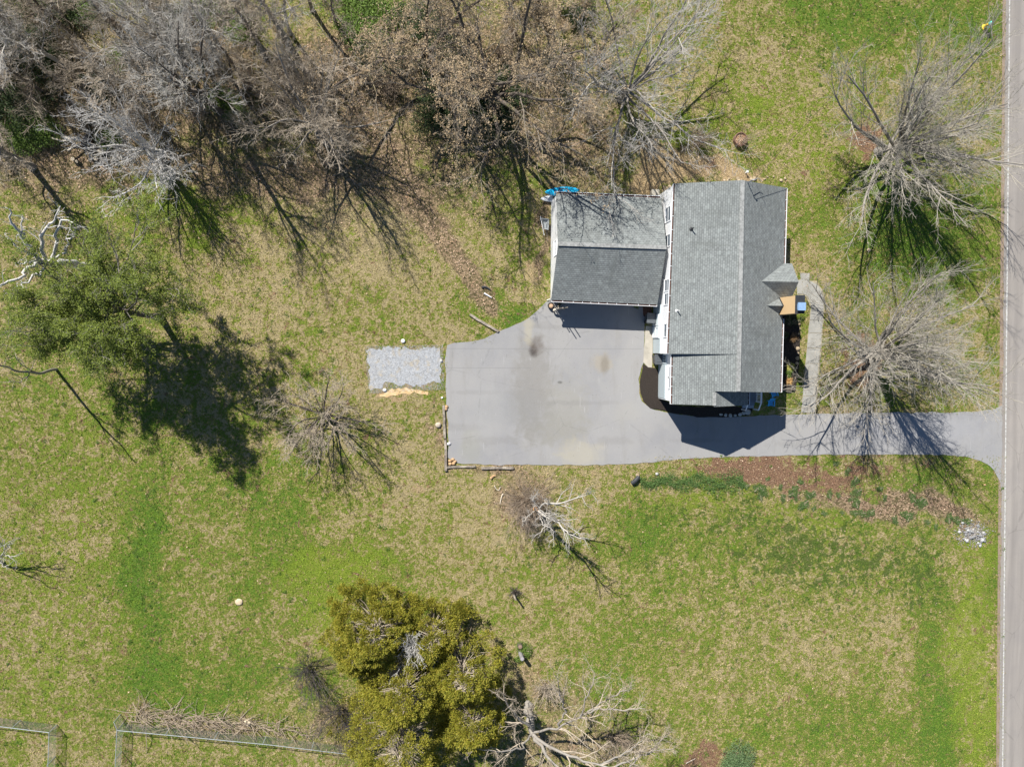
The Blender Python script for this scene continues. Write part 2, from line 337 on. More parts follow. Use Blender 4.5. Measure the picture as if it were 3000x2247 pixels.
def asphalt():
    m = NT('driveway asphalt'); P = m.P()
    big = m.noise(.16, 3, .5, dist=.4); mid = m.noise(.8, 4, .6, dist=.5); grit = m.noise(40, 2, .7)
    st = m.noise(1.0, 4, .6, vec=m.scale(P, (1.2, .22, 1)))
    col = m.mix(m.step(big, .35, .65), (.245, .245, .25), (.285, .28, .275))
    col = m.mix(m.math('MULTIPLY', m.step(mid, .35, .75), .5), col, (.30, .295, .28))
    col = m.mix(m.math('MULTIPLY', m.step(st, .5, .75), .35), col, (.215, .205, .185))
    col = m.mix(m.math('MULTIPLY', m.step(grit, .55, .8), .3), col, (.17, .17, .17))
    def spot(px, py, rx, ry, c, k, wob=.35):
        nonlocal col
        w = G(px, py); s = 1/34.5
        mp = m.n('ShaderNodeMapping'); m.put(mp.inputs[0], P)
        mp.inputs[1].default_value = (-w[0]/(rx*s), -w[1]/(ry*s), 0); mp.inputs[3].default_value = (1/(rx*s), 1/(ry*s), 0)
        ln = m.n('ShaderNodeVectorMath', operation='LENGTH'); m.put(ln.inputs[0], mp.outputs[0])
        d = m.math('ADD', ln.outputs[1], m.math('MULTIPLY', m.math('SUBTRACT', m.noise(1.3, 4, .6, dist=.6), .5), wob*4))
        col = m.mix(m.math('MULTIPLY', m.step(d, 1.15, .35), k), col, c)
    spot(1560, 1130, 75, 200, (.20, .19, .17), .6); spot(1620, 1260, 120, 60, (.20, .195, .175), .45); spot(1660, 1210, 90, 130, (.255, .245, .21), .5)
    spot(1563, 1028, 16, 22, (.06, .05, .045), .95, .2); spot(1572, 1012, 26, 30, (.12, .10, .085), .6, .3)
    spot(1548, 968, 18, 45, (.36, .33, .25), .6); spot(1765, 1062, 40, 32, (.33, .28, .19), .45); spot(1772, 1068, 16, 34, (.17, .15, .12), .6, .15)
    spot(1700, 1330, 80, 55, (.37, .34, .26), .55); spot(1500, 1200, 150, 60, (.21, .21, .205), .35); spot(1380, 1310, 40, 60, (.26, .26, .215), .4)
    for k_, (a_, b_) in enumerate(((1400,1150),(1450,1290),(1700,1180),(1800,1290),(2050,1290),(2350,1300),(1620,960),(1330,1250))): spot(a_, b_, 90+20*(k_ % 3), 9+6*(k_ % 2), (.20, .195, .185), .32, .5)
    spot(1640, 1120, 9, 5, (.08, .08, .07), .7, .1); spot(1830, 1210, 50, 40, (.32, .31, .28), .4); spot(1430, 1200, 70, 90, (.30, .30, .295), .4)
    spot(2700, 1260, 260, 60, (.30, .30, .31), .5); spot(1915, 1195, 60, 50, (.3, .3, .3), .2)
    cr = m.vor(.16, feat='DISTANCE_TO_EDGE', vec=m.scale(P, (1, 1, 1))); wob = m.math('ADD', cr, m.math('MULTIPLY', m.noise(.9, 5, .75, dist=1.), .06))
    col = m.mix(m.math('MULTIPLY', m.step(wob, .036, .029), .2), col, (.13, .13, .13))
    sx = m.n('ShaderNodeSeparateXYZ'); m.put(sx.inputs[0], P)
    for yy, x0, x1 in ((1022, 1310, 1880), (1078, 1310, 1560)):
        y0 = float(G(1600, yy)[1]); on = m.math('MULTIPLY', m.math('GREATER_THAN', sx.outputs[0], float(G(x0, yy)[0])), m.math('LESS_THAN', sx.outputs[0], float(G(x1, yy)[0])))
        col = m.mix(m.math('MULTIPLY', m.math('MULTIPLY', m.step(m.math('ABSOLUTE', m.math('SUBTRACT', sx.outputs[1], y0)), .05, .01), on), .35), col, (.15, .15, .15))
    sc = m.noise(1.0, 3, .6, vec=m.scale(P, (5.5, .5, 1)), dist=.3); col = m.mix(m.math('MULTIPLY', m.step(sc, .66, .72), .35), col, (.42, .42, .41))
    ag = m.noise(16, 3, .8); col = m.mix(m.math('MULTIPLY', m.step(ag, .5, .72), .3), col, (.36, .355, .34)); col = m.mix(m.math('MULTIPLY', m.step(m.noise(5, 2, .8), .70, .74), .6), col, (.09, .08, .07))
    m.bump(grit, .25, .01)
    return m.done(col, .88)
def pavement(name, c, crack=.0):
    m = NT(name); P = m.P(); mid = m.noise(.7, 5, .65, dist=.5); grit = m.noise(35, 2, .7); bl = m.noise(2.4, 5, .7)
    col = m.mix(m.step(mid, .3, .7), tuple(x*.82 for x in c), tuple(x*1.12 for x in c))
    col = m.mix(m.math('MULTIPLY', m.step(bl, .52, .72), .5), col, tuple(x*.62 for x in c))
    col = m.mix(m.math('MULTIPLY', m.step(grit, .5, .8), .35), col, tuple(x*.6 for x in c))
    m.bump(grit, .25, .01); return m.done(col, .9)
MA = asphalt()
DRIVE = [(1308,1008),(1305,1060),(1307,1100),(1306,1150),(1308,1200),(1313,1260),(1314,1310),(1314,1340),(1340,1357),(1420,1361),(1560,1361),(1700,1362),(1830,1360),(1900,1357),(1960,1347),(2050,1341),(2160,1337),(2400,1333),(2640,1331),(2780,1332),(2840,1339),(2885,1355),(2912,1378),(2928,1412),(2934,1450),(2960,1450),(2960,1168),(2938,1185),(2920,1196),(2880,1204),(2800,1208),(2630,1208),(2500,1210),(2380,1213),(2240,1217),(2150,1223),(2060,1222),(1990,1215),(1950,1207),(1905,1197),(1882,1176),(1874,1150),(1871,1110),(1878,1080),(1886,1062),(1886,1000),(1888,960),(1890,880),(1625,868),(1598,888),(1570,915),(1545,935),(1510,952),(1470,968),(1440,982),(1400,999),(1350,1005)]
tag(poly(smoothpoly(DRIVE, .035, .45, 3), .03, .25).build('driveway', MA), kind='structure')
def roadm():
    m = NT('road asphalt'); P = m.P()
    st = m.noise(1.0, 4, .6, vec=m.scale(P, (1.0, .05, 1))); mid = m.noise(.5, 4); grit = m.noise(30, 2, .8)
    col = m.mix(m.step(st, .3, .7), (.235, .215, .195), (.31, .285, .258)); col = m.mix(m.math('MULTIPLY', m.step(mid, .4, .7), .4), col, (.225, .21, .20))
    sx = m.n('ShaderNodeSeparateXYZ'); m.put(sx.inputs[0], P)
    for off, w, k in ((1.1, .38, .35), (2.75, .38, .3)):
        rel = m.math('SUBTRACT', m.math('SUBTRACT', sx.outputs[0], m.math('MULTIPLY', sx.outputs[1], float(rd[0]/rd[1]))), float(re_t[0]-re_t[1]*rd[0]/rd[1]+off))
        col = m.mix(m.math('MULTIPLY', m.step(m.math('ABSOLUTE', rel), w, .05), k), col, (.20, .185, .17))
    cr = m.vor(.35, feat='DISTANCE_TO_EDGE', vec=m.scale(P, (1, .6, 1))); col = m.mix(m.math('MULTIPLY', m.step(m.math('ADD', cr, m.math('MULTIPLY', m.noise(1.2, 4, .7), .05)),   .034, .026), .22), col, (.08, .075, .07))
    col = m.mix(m.math('MULTIPLY', m.step(grit, .5, .8), .4), col, (.13, .12, .11)); m.bump(grit, .3, .01); return m.done(col, .9)
re_t, re_b = G(2950, 0), G(2930, 2247); rd = (re_b-re_t); 
def rx(y): return re_t[0]+rd[0]*(y-re_t[1])/rd[1]
ys = np.arange(-300, 300, 1.0); rg = np.random.default_rng(5)
edge = [(rx(y)-.12+(rg.normal(0, .05) if abs(y) < 60 else 0), y) for y in ys]
tag(poly(edge+[(rx(300)+6.6, 300), (rx(-300)+6.6, -300)], .045, .3).build('road', roadm()), kind='structure')
ml = NT('worn road paint'); ml.done(ml.mix(ml.step(ml.noise(5, 5, .8), .42, .56), (.3, .29, .27), (.52, .52, .49)), .8)
mb = MB()
for off in (.16,): mb.add([(rx(-300)+off, -300, .049), (rx(-300)+off+.12, -300, .049), (rx(300)+off+.12, 300, .049), (rx(300)+off, 300, .049)], [(0, 1, 2, 3)])
tag(mb.build('road_edge_line', ml.m), kind='structure')
tag(poly([(rx(-300)-.42, -300), (rx(-300)+.3, -300), (rx(300)+.3, 300), (rx(300)-.42, 300)], .022, .1).build('road_shoulder', pavement('shoulder grit', (.26, .20, .15))), kind='structure')
# gravel pad
def gravelm():
    m = NT('pale crushed gravel'); v = m.vor(26, 'Color'); s = m.n('ShaderNodeSeparateColor'); m.put(s.inputs[0], v); b = m.noise(.9, 5, .7, dist=.6)
    col = m.mix(s.outputs[0], (.22, .235, .255), (.48, .495, .515)); col = m.mix(m.step(m.noise(1.6, 5, .7, dist=.5), .5, .7), col, m.mix(s.outputs[1], (.30, .25, .18), (.50, .44, .33)))
    m.bump(m.vor(26), .6, .025); return m.done(col, .9)
MGR = gravelm()
tag(poly(smoothpoly([(1076,1030),(1090,1022),(1130,1024),(1200,1022),(1290,1018),(1294,1040),(1290,1080),(1293,1120),(1270,1118),(1240,1128),(1200,1130),(1160,1132),(1140,1120),(1120,1140),(1085,1146),(1078,1110),(1080,1070)], .11, .25, 9), .018).build('gravel_pad', MGR), kind='structure')
rg = np.random.default_rng(11)
def scatter_poly(outline, n, rg):
    w = np.array([G(*p)[:2] for p in outline]); lo, hi = w.min(0), w.max(0); out = []
    while len(out) < n:
        p = rg.uniform(lo, hi); c = False; j = len(w)-1
        for i in range(len(w)):
            if (w[i][1] > p[1]) != (w[j][1] > p[1]) and p[0] < (w[j][0]-w[i][0])*(p[1]-w[i][1])/(w[j][1]-w[i][1])+w[i][0]: c = not c
            j = i
        if c: out.append(p)
    return np.array(out)
def shards(name, pts, size, mat, z=.02, flat=.5, seed=3, attr=None):
    "many small tilted octahedral chips as one mesh"
    rg = np.random.default_rng(seed); n = len(pts); s = size*rg.uniform(.55, 1.5, n)
    base = np.array([(1, 0, 0), (0, 1, 0), (-1, 0, 0), (0, -1, 0), (0, 0, flat), (0, 0, -flat)], float)
    V = base[None]*s[:, None, None]*rg.uniform(.6, 1.3, (n, 6, 1)); a = rg.uniform(0, 6.28, n); ca, sa = np.cos(a), np.sin(a)
    x = V[..., 0]*ca[:, None]-V[..., 1]*sa[:, None]; y = V[..., 0]*sa[:, None]+V[..., 1]*ca[:, None]
    V = np.stack([x+pts[:, 0, None], y+pts[:, 1, None], V[..., 2]+z+s[:, None]*flat*.3], -1)
    f = np.array([(0, 1, 4), (1, 2, 4), (2, 3, 4), (3, 0, 4), (1, 0, 5), (2, 1, 5), (3, 2, 5), (0, 3, 5)])
    Q = (f[None]+6*np.arange(n)[:, None, None]).reshape(-1, 3)
    return npmesh(name, V.reshape(-1, 3), Q, mat, attr=attr)
o = shards('gravel', scatter_poly([(1068,1014),(1298,1010),(1302,1142),(1200,1146),(1080,1154)], 9000, rg), .02, simple('gravel chips', (.42, .42, .41), .9, .35, 3), .02)
tag(o, kind='stuff')
msd = NT('orange sand'); msd.bump(msd.noise(9, 4), .6, .05); msd.done(msd.mix(msd.step(msd.noise(3, 4), .35, .65), (.50, .34, .17), (.62, .46, .26)), .95)
tag(poly(smoothpoly([(1102,1156),(1130,1148),(1150,1139),(1190,1137),(1235,1141),(1258,1148),(1256,1159),(1235,1157),(1215,1152),(1180,1153),(1150,1160),(1125,1163)], .07, .22, 19), .024).build('sand_strip', msd.m), kind='structure')

# ------------------------------------------------------------------ grass tufts and fallen leaves
def in_hard(x, y):
    "true over driveway, road, house"
    px, py = PX(x, y)
    hit = (px > 2945)|((px > 1310)&(px < 1880)&(py > 1006)&(py < 1362))|((px > 1590)&(px < 2300)&(py > 560)&(py < 1215))|((px > 1880)&(px < 2945)&(py > 1212)&(py < 1334))|((px > 1080)&(px < 1290)&(py > 1024)&(py < 1140))
    hit |= (px > 1440)&(px < 1900)&(py > 985-(px-1440)*.62)&(py < 1010)
    hit |= (px > 2342)&(px < 2416)&(py > 800)&(py < 1210)&(px > 2342)&(np.abs(px-(2392-(py-900)*.075)) < 24)
    return hit
rg = np.random.default_rng(21); n = 170000
x = rg.uniform(-40, 56, n); y = rg.uniform(-42, 33, n); A = field(x, y)
keep = (~in_hard(x, y))&(rg.uniform(0, 1, n) > np.clip(A[2]*.8+A[3]*.9+A[4]*.9, 0, .95)); x, y = x[keep], y[keep]; n = len(x)
px_, py_ = PX(x, y); keep = (px_ > -60)&(px_ < 3050)&(py_ > -60)&(py_ < 2300); x, y = x[keep], y[keep]; n = len(x)
c = np.stack([x, y, ground_z(x, y)-.005], -1); V = []
for k in range(3):
    a = rg.uniform(0, 6.28, n); w = rg.uniform(.015, .045, n); h = rg.uniform(.03, .14, n); l = rg.uniform(.03, .13, n); b = a+rg.uniform(.8, 2.2, n)
    V += [c+np.stack([np.cos(a)*w, np.sin(a)*w, 0*w], -1), c-np.stack([np.cos(a)*w, np.sin(a)*w, 0*w], -1), c+np.stack([np.cos(b)*l, np.sin(b)*l, h], -1)]
V = np.stack(V, 1).reshape(-1, 3); cv = cover(x, y); cv = {k: np.repeat(v, 9, 0) for k, v in cv.items()}
tag(npmesh('grass', V, np.arange(len(V)).reshape(-1, 3), MGT, attr=cv), 'patchy spring lawn grass of green and straw tufts', 'grass', kind='stuff')
rgw = np.random.default_rng(23); n = 9000; x = rgw.uniform(-38, 54, n); y = rgw.uniform(-40, 30, n); A = field(x, y)
keep = (~in_hard(x, y))&(rgw.uniform(0, 1, n) < np.clip(.25+A[1]*.5+A[0]*.12-A[2]*.3, 0, .9)); x, y = x[keep], y[keep]; n = len(x)
k = rgw.integers(8, 34, n); idx = np.repeat(np.arange(n), k); R_ = rgw.uniform(.10, .34, n)[idx]; a = rgw.uniform(0, 6.28, len(idx)); r = R_*np.sqrt(rgw.uniform(0, 1, len(idx)))
C_ = np.stack([x[idx]+np.cos(a)*r, y[idx]+np.sin(a)*r, .03+.07*(1-r/R_)], -1); m_ = len(C_); a = rgw.uniform(0, 6.28, m_); s_ = rgw.uniform(.035, .075, m_)[:, None]; D_ = np.stack([np.cos(a), np.sin(a), rgw.normal(.1, .3, m_)], -1); E_ = np.stack([-np.sin(a), np.cos(a), rgw.normal(0, .3, m_)], -1)
V = np.stack([C_-D_*s_, C_-E_*s_*.45, C_+D_*s_, C_+E_*s_*.45], 1).reshape(-1, 3)
tag(npmesh('weeds', V, np.arange(4*m_).reshape(-1, 4), leafmat('clover and weed leaves', ((.085, .16, .02), (.05, .10, .015), (.15, .24, .03)), 2.0)), 'dark green clover and weed clumps dotted through the lawn', 'weeds', kind='stuff')
rg = np.random.default_rng(22); n = 400000
x = rg.uniform(-40, 56, n); y = rg.uniform(-42, 33, n); A = field(x, y)
pr = np.clip(A[2], 0, 3.0)*.15+np.clip(A[4], 0, 1)*.10+.006+np.where(PX(x, y)[1] < 700, .015, 0)
keep = (~in_hard(x, y))&(rg.uniform(0, 1, n) < pr); x, y = x[keep], y[keep]; n = len(x)
a = rg.uniform(0, 6.28, n); s = rg.uniform(.03, .075, n); z = ground_z(x, y)+rg.uniform(.02, .09, n); tl = rg.uniform(-.5, .5, (n, 4))
V = np.stack([np.stack([x+np.cos(a+q)*s*k, y+np.sin(a+q)*s*k, z+tl[:, i]*s], -1) for i, (q, k) in enumerate(((0, 1), (1.6, .6), (3.1, 1), (4.7, .6)))], 1).reshape(-1, 3)
mlf = NT('dry leaf'); vv = mlf.vor(3.0, 'Color'); sp = mlf.n('ShaderNodeSeparateColor'); mlf.put(sp.inputs[0], vv)
mlf.done(mlf.mix(sp.outputs[0], mlf.mix(sp.outputs[1], (.50, .33, .22), (.30, .17, .09)), (.60, .46, .33)), .8)
tag(npmesh('fallen_leaves', V, np.arange(len(V)).reshape(-1, 4), mlf.m), 'dry tan leaves scattered over the lawn and wood edge', 'leaves', kind='stuff')
print('leaves', n)
# ------------------------------------------------------------------ house and garage
def shingle(name, c1, c2, cm):
    m = NT(name); uv = m.n('ShaderNodeTexCoord').outputs['UV']
    br = m.n('ShaderNodeTexBrick'); m.put(br.inputs['Vector'], uv); br.offset = .5
    for k, v in (('Scale', 1.0), ('Mortar Size', .012), ('Mortar Smooth', .2), ('Bias', 0.0), ('Brick Width', .26), ('Row Height', .17)): br.inputs[k].default_value = v
    m.put(br.inputs['Color1'], c1); m.put(br.inputs['Color2'], c2); m.put(br.inputs['Mortar'], cm)
    # random pale tabs
    sx = m.n('ShaderNodeSeparateXYZ'); m.put(sx.inputs[0], uv)
    row = m.math('FLOOR', m.math('DIVIDE', sx.outputs[1], .17)); cell = m.math('FLOOR', m.math('ADD', m.math('DIVIDE', sx.outputs[0], .26), m.math('MULTIPLY', row, .5)))
    cx = m.n('ShaderNodeCombineXYZ'); m.put(cx.inputs[0], cell); m.put(cx.inputs[1], row)
    wn = m.n('ShaderNodeTexWhiteNoise', noise_dimensions='2D'); m.put(wn.inputs[0], cx.outputs[0])
    col = m.mix(m.math('MULTIPLY', m.step(wn.outputs[0], .90, .97), .45), br.outputs[0], (.30, .33, .32))
    col = m.mix(m.math('MULTIPLY', m.step(wn.outputs[0], .18, .05), .35), col, (.10, .105, .105))
    st = m.noise(1.0, 4, .7, vec=m.scale(uv, (1.6, .18, 1))); col = m.mix(m.math('MULTIPLY', m.step(st, .5, .72), .4), col, (.115, .122, .115)); big = m.noise(.35, 5, .65, vec=uv, dist=.8); col = m.mix(m.math('MULTIPLY', m.step(big, .42, .68), .45), col, m.mix(.5, col, (.10, .11, .10)))
    fr = m.math('FRACT', m.math('DIVIDE', sx.outputs[1], .17))
    col = m.mix(m.math('MULTIPLY', m.step(fr, .16, .02), .55), col, (.07, .075, .075))
    m.bump(m.math('SUBTRACT', 1.0, fr), .55, .012); return m.done(col, .92)
MS = shingle('grey shingles', (.185, .20, .197), (.24, .258, .252), (.10, .108, .108))
MCAP = simple('ridge cap shingles', (.27, .275, .265), .9, .25, 5)
def siding(name, c, lap=.12):
    m = NT(name); P = m.P(); s = m.n('ShaderNodeSeparateXYZ'); m.put(s.inputs[0], P)
    f = m.math('FRACT', m.math('DIVIDE', s.outputs[2], lap)); col = m.mix(m.math('MULTIPLY', m.step(f, .10, .0), .35), c, tuple(x*.55 for x in c))
    col = m.mix(m.math('MULTIPLY', m.step(m.noise(.8, 4), .5, .75), .12), col, (.5, .5, .47)); m.bump(f, .4, .02); return m.done(col, .6)
MW = siding('white lap siding', (.80, .81, .82)); MBL = siding('pale blue grey siding', (.42, .48, .50), .2)
MPEACH = siding('peach siding', (.72, .50, .27), .10)
MTRIM = simple('white trim', (.78, .79, .80), .5, .04); MDARK = simple('gutter debris', (.10, .045, .03), .9, .5, 9)
MGL = simple('window glass', (.09, .12, .15), .08, .3, 2, spec=.6); MCH = simple('black metal cap', (.035, .038, .042), .5, .2)
MCONC = pavement('concrete', (.40, .37, .31)); MPATH = pavement('walkway concrete', (.31, .305, .28))
MFOUND = simple('foundation block', (.33, .33, .32), .9)
def roofquad(mb, a, b, c, d, t=.14):
    "slab: a->b eave, d->c ridge (world points); UV u along eave, v up slope"
    a, b, c, d = [np.asarray(p, float) for p in (a, b, c, d)]
    e = (b-a)/np.linalg.norm(b-a); nrm = np.cross(b-a, d-a); nrm /= np.linalg.norm(nrm)
    if nrm[2] < 0: nrm = -nrm
    up = np.cross(nrm, e);  up = up if up[2] > 0 else -up
    uv = [((p-a)@e+3.1, (p-a)@up+5.1) for p in (a, b, c, d)]
    q = [p-np.array([0, 0, t]) for p in (a, b, c, d)]
    o = np.cross(b-a, d-a)[2] > 0
    top = (0, 1, 2, 3) if o else (3, 2, 1, 0); uvt = uv if o else uv[::-1]
    mb.add([a, b, c, d]+q, [top, (7, 6, 5, 4), (0, 4, 5, 1), (1, 5, 6, 2), (2, 6, 7, 3), (3, 7, 4, 0)], [uvt]+[None]*5)
def rooftri(mb, a, b, c, t=.12):
    a, b, c = [np.asarray(p, float) for p in (a, b, c)]
    e = (b-a)/np.linalg.norm(b-a); nrm = np.cross(b-a, c-a); nrm = nrm if nrm[2] > 0 else -nrm; nrm /= np.linalg.norm(nrm)
    up = np.cross(nrm, e); up = up if up[2] > 0 else -up
    uv = [((p-a)@e+3.1, (p-a)@up+5.1) for p in (a, b, c)]; q = [p-np.array([0, 0, t]) for p in (a, b, c)]
    o = np.cross(b-a, c-a)[2] > 0
    mb.add([a, b, c]+q, [(0, 1, 2) if o else (2, 1, 0), (5, 4, 3), (0, 3, 4, 1), (1, 4, 5, 2), (2, 5, 3, 0)], [uv if o else uv[::-1]]+[None]*4)
def gutter(parent, p, q, out, hang=.0, nb=10, name='gutter', lip=MTRIM):
    "trough along an eave: dark inside, white outer lip, small hangers"
    p, q, out = [np.asarray(v, float) for v in (p, q, out)]; L = np.linalg.norm(q-p)
    g = MB(); dn = np.array([0, 0, -1.]); w = .13
    g.beam(p+out*(w+.012)+dn*.09, q+out*(w+.012)+dn*.09, .035, .15); g.beam(p+out*w/2+dn*.15, q+out*w/2+dn*.15, w, .02)
    for e in (p, q): g.beam(e+out*.0+dn*.08, e+out*w+dn*.08, .02, .13)
    for i in range(1, nb): c = p+(q-p)*(i+.25*math.sin(i*7))/nb; g.beam(c+dn*.03, c+out*(w+.02)+dn*.03, .035, .015)
    go = g.build(name, lip, parent)
    d = MB(); d.beam(p+out*(w*.5-.008)+dn*.11+(q-p)/L*.02, q+out*(w*.5-.008)+dn*.11-(q-p)/L*.02, w-.03, .05); d.build('gutter_debris', MDARK, go)
    return go
def win(parent, x, y0, y1, z0, z1, axis='x', side=-1, mull=True):
    "window on a wall facing side along axis"
    fr = MB(); gl = MB(); t = .05
    def bx(mb, u0, u1, z0_, z1_, d0, d1):
        a, b = sorted((x+side*d0, x+side*d1))
        if axis == 'x': mb.box((a, u0, z0_), (b, u1, z1_))
        else: mb.box((u0, a, z0_), (u1, b, z1_))
    bx(fr, y0-.08, y1+.08, z1, z1+.09, 0, t); bx(fr, y0-.08, y1+.08, z0-.09, z0, 0, t+.03); bx(fr, y0-.08, y0, z0, z1, 0, t); bx(fr, y1, y1+.08, z0, z1, 0, t)
    bx(fr, y0, y1, (z0+z1)/2-.02, (z0+z1)/2+.02, .004, t-.01)
    f = fr.build('window', MTRIM, parent); bx(gl, y0, y1, z0, z1, 0, .018); gl.build('pane', MGL, f)
H = thing('house', (23.5, 4.5, 0), 'two-storey white house with a large grey shingle roof, the biggest building in view', 'house')
XL, XR, YN, YS = 18.72, 28.15, 12.7, -3.45
YD = -.68; RZ = 6.1; RX = 23.72; EL = 4.33; ER = 3.9
# walls: prism bodies follow the roof planes from below
def gable_body(mb, x0, x1, y0, y1, h0, h1, rx_, rz_):
    mb.add([(x0, y0, 0), (x1, y0, 0), (x1, y0, h1), (rx_, y0, rz_), (x0, y0, h0), (x0, y1, 0), (x1, y1, 0), (x1, y1, h1), (rx_, y1, rz_), (x0, y1, h0)],
           [(0, 1, 2, 3, 4), (9, 8, 7, 6, 5), (0, 4, 9, 5), (1, 6, 7, 2), (4, 3, 8, 9), (3, 2, 7, 8)])
mb = MB(); gable_body(mb, XL, 27.95, YD, YN, EL-.17, ER+.0, RX, RZ-.2)
mb.build('main_wall', MW, H)
mb = MB(); gable_body(mb, 19.22, 27.94, YS, YD-.003, 4.12, ER+.0, RX, RZ-.37)
mb.build('south_wall', MW, H)
mb = MB(); gable_body(mb, 19.222, 25.45, -4.55, YS-.003, 4.12, 3.95, 22.06, 5.22); mb.build('porch_gable_wall', MW, H)
# lower storey in blue-grey, proud of the white
mb = MB(); mb.box((XL-.10, YD+.01, 0), (XL-.002, 3.45, 1.85)); mb.box((XL-.10, YD+.01, 1.85), (XL-.002, 3.4, 1.9)); mb.box((19.12, -4.5, 0), (19.218, -1.62, 1.85)); mb.build('lower_siding', MBL, H)
mb = MB(); mb.box((XL-.05, 3.4, 0), (XL-.003, YN, .5)); mb.box((27.951, YS, 0), (28.0, YN, .45)); mb.box((19.3, YN+.001, 0), (27.9, YN+.05, .4)); mb.box((19.25, -4.6, 0), (25.4, -4.552, .45)); mb.build('foundation', MFOUND, H)
# roofs
mb = MB()
roofquad(mb, (18.90, 12.86, EL), (18.58, YD, EL), (RX, YD, RZ), (RX, 12.86, RZ))
o = mb.build('upper_left_roof', MS, H)
mb = MB()
sl = (RZ-.02-4.12)/(RX-19.02)
roofquad(mb, (19.02, YD-.002, 4.12), (19.02, -4.78, 4.12), (22.06, -4.78, 4.12+(22.06-19.02)*sl), (22.06, YD-.002, 4.12+(22.06-19.02)*sl))
roofquad(mb, (22.062, YD-.002, 4.12+3.042*sl), (22.062, YS-.2, 4.12+3.042*sl), (RX-.01, YS-.2, RZ-.03), (RX-.01, YD-.002, RZ-.03))
mb.build('lower_left_roof', MS, H)
mb = MB(); roofquad(mb, (28.32, YS-.2-.22, ER), (28.38, 12.86, ER), (RX, 12.86, RZ), (RX, YS-.2, RZ)); mb.build('right_roof', MS, H)
PZ = 4.12+(22.06-19.02)*sl
mb = MB(); roofquad(mb, (25.5, -4.9, 4.02), (25.5, YS-.15, 4.02), (22.064, YS-.15, PZ), (22.064, -4.9, PZ)); 
mb.build('porch_roof', MS, H)
mb = MB()
mb.beam((RX, -3.62, RZ+.012), (RX, 12.84, RZ+.012), .34, .03); mb.beam((22.06, -4.8, PZ+.012), (22.06, -3.75, PZ+.012), .28, .03); mb.build('ridge_cap', MCAP, H)
gutter(H, (18.90, 12.84, EL), (18.58, YD+.02, EL), (-1, 0, 0), nb=12); gutter(H, (19.02, YD-.05, 4.12), (19.02, -4.76, 4.12), (-1, 0, 0), nb=5)
gutter(H, (28.38, 12.84, ER), (28.36, 6.3, ER), (1, 0, 0), nb=8); gutter(H, (28.345, 2.2, ER), (28.32, -3.85, ER), (1, 0, 0), nb=9)
gutter(H, (25.5, -4.88, 4.0), (25.5, -3.85, 4.0), (1, 0, 0), nb=3)
# entry gable (ridge runs east-west)
EZ = 5.05; e1 = G(2340, 826, EZ); ex = e1[0]; ey = e1[1]; nE = G(2317, 767, 3.9); sE = G(2330, 866, 3.9)
ax = 28.35-(EZ-ER)/((RZ-ER)/(28.35-RX))+.03
mb = MB(); hw = 1.5
roofquad(mb, (28.2, ey+hw+.1, 3.88), (ex, ey+hw+.1, 3.88), (ex, ey, EZ), (ax, ey, EZ), .1)
roofquad(mb, (28.2, ey-hw+.2, 3.88), (ex, ey-hw+.2, 3.88), (ex, ey, EZ), (ax, ey, EZ), .1)
mb.add([(ax, ey, EZ), (28.25, ey+hw+.1, 3.88), (28.25, ey-hw+.2, 3.88)], [(0, 1, 2)])
mb.build('entry_roof', MS, H)
mb = MB(); mb.add([(ex-.25, ey-hw+.25, 0), (ex-.25, ey+hw, 0), (ex-.25, ey+hw, 3.8), (ex-.25, ey, EZ-.12), (ex-.25, ey-hw+.25, 3.8), (27.96, ey-hw+.25, 0), (27.96, ey+hw, 0), (27.96, ey+hw, 3.8), (27.96, ey, EZ-.12), (27.96, ey-hw+.25, 3.8)],
 [(0, 1, 2, 3, 4), (0, 4, 9, 5), (1, 6, 7, 2), (4, 3, 8, 9), (3, 2, 7, 8)]); en = mb.build('entry_wall', MW, H)
# chimney chase with cricket
CZ = 6.7; c0 = G(2331, 866, CZ); c1 = G(2331, 918, CZ); c2 = G(2356, 892, CZ); cx0, cy1, cy0, cx1 = c0[0], c0[1], c1[1], c2[0]
mb = MB(); mb.box((cx0, cy0, 0), (cx1, cy1, CZ)); ch = mb.build('chimney', MPEACH, H)
mb = MB(); mb.box((cx0-.03, cy0-.03, CZ), (cx1+.03, cy1+.03, CZ+.06)); mb.build('chimney_cap', MCH, ch)
fx, fy = G(2349, 898, 7.1)[:2]
mb = MB(); mb.box((fx-.2, fy-.2, CZ+.06), (fx+.2, fy+.2, CZ+.34)); mb.box((fx-.31, fy-.31, CZ+.34), (fx+.31, fy+.31, CZ+.46)); mb.build('flue_cap', simple('blue grey flue', (.22, .34, .52), .45, .1), ch)
k0 = G(2256, 850, 5.0); k1 = (cx0+.0, k0[1]-.75, 5.0); 
kx = 28.35-(4.75-ER)/((RZ-ER)/(28.35-RX)); ky = (cy0+cy1)/2
mb = MB(); roofquad(mb, (28.2, cy0-.12, 3.9), (cx0-.01, cy0-.12, 3.9), (cx0-.01, ky, 4.75), (kx, ky, 4.75), .08); roofquad(mb, (28.2, cy1+.12, 3.9), (cx0-.01, cy1+.12, 3.9), (cx0-.01, ky, 4.75), (kx, ky, 4.75), .08)
mb.add([(kx, ky, 4.75), (28.25, cy1+.12, 3.9), (28.25, cy0-.12, 3.9)], [(0, 1, 2)]); mb.build('cricket_roof', MS, H)
mb = MB(); mb.beam((cx0-.02, cy0-.14, 3.94), (cx0-.02, ky, 4.82), .10, .05); mb.beam((cx0-.02, cy1+.14, 3.94), (cx0-.02, ky, 4.82), .10, .05); mb.build('flashing', MCH, H)
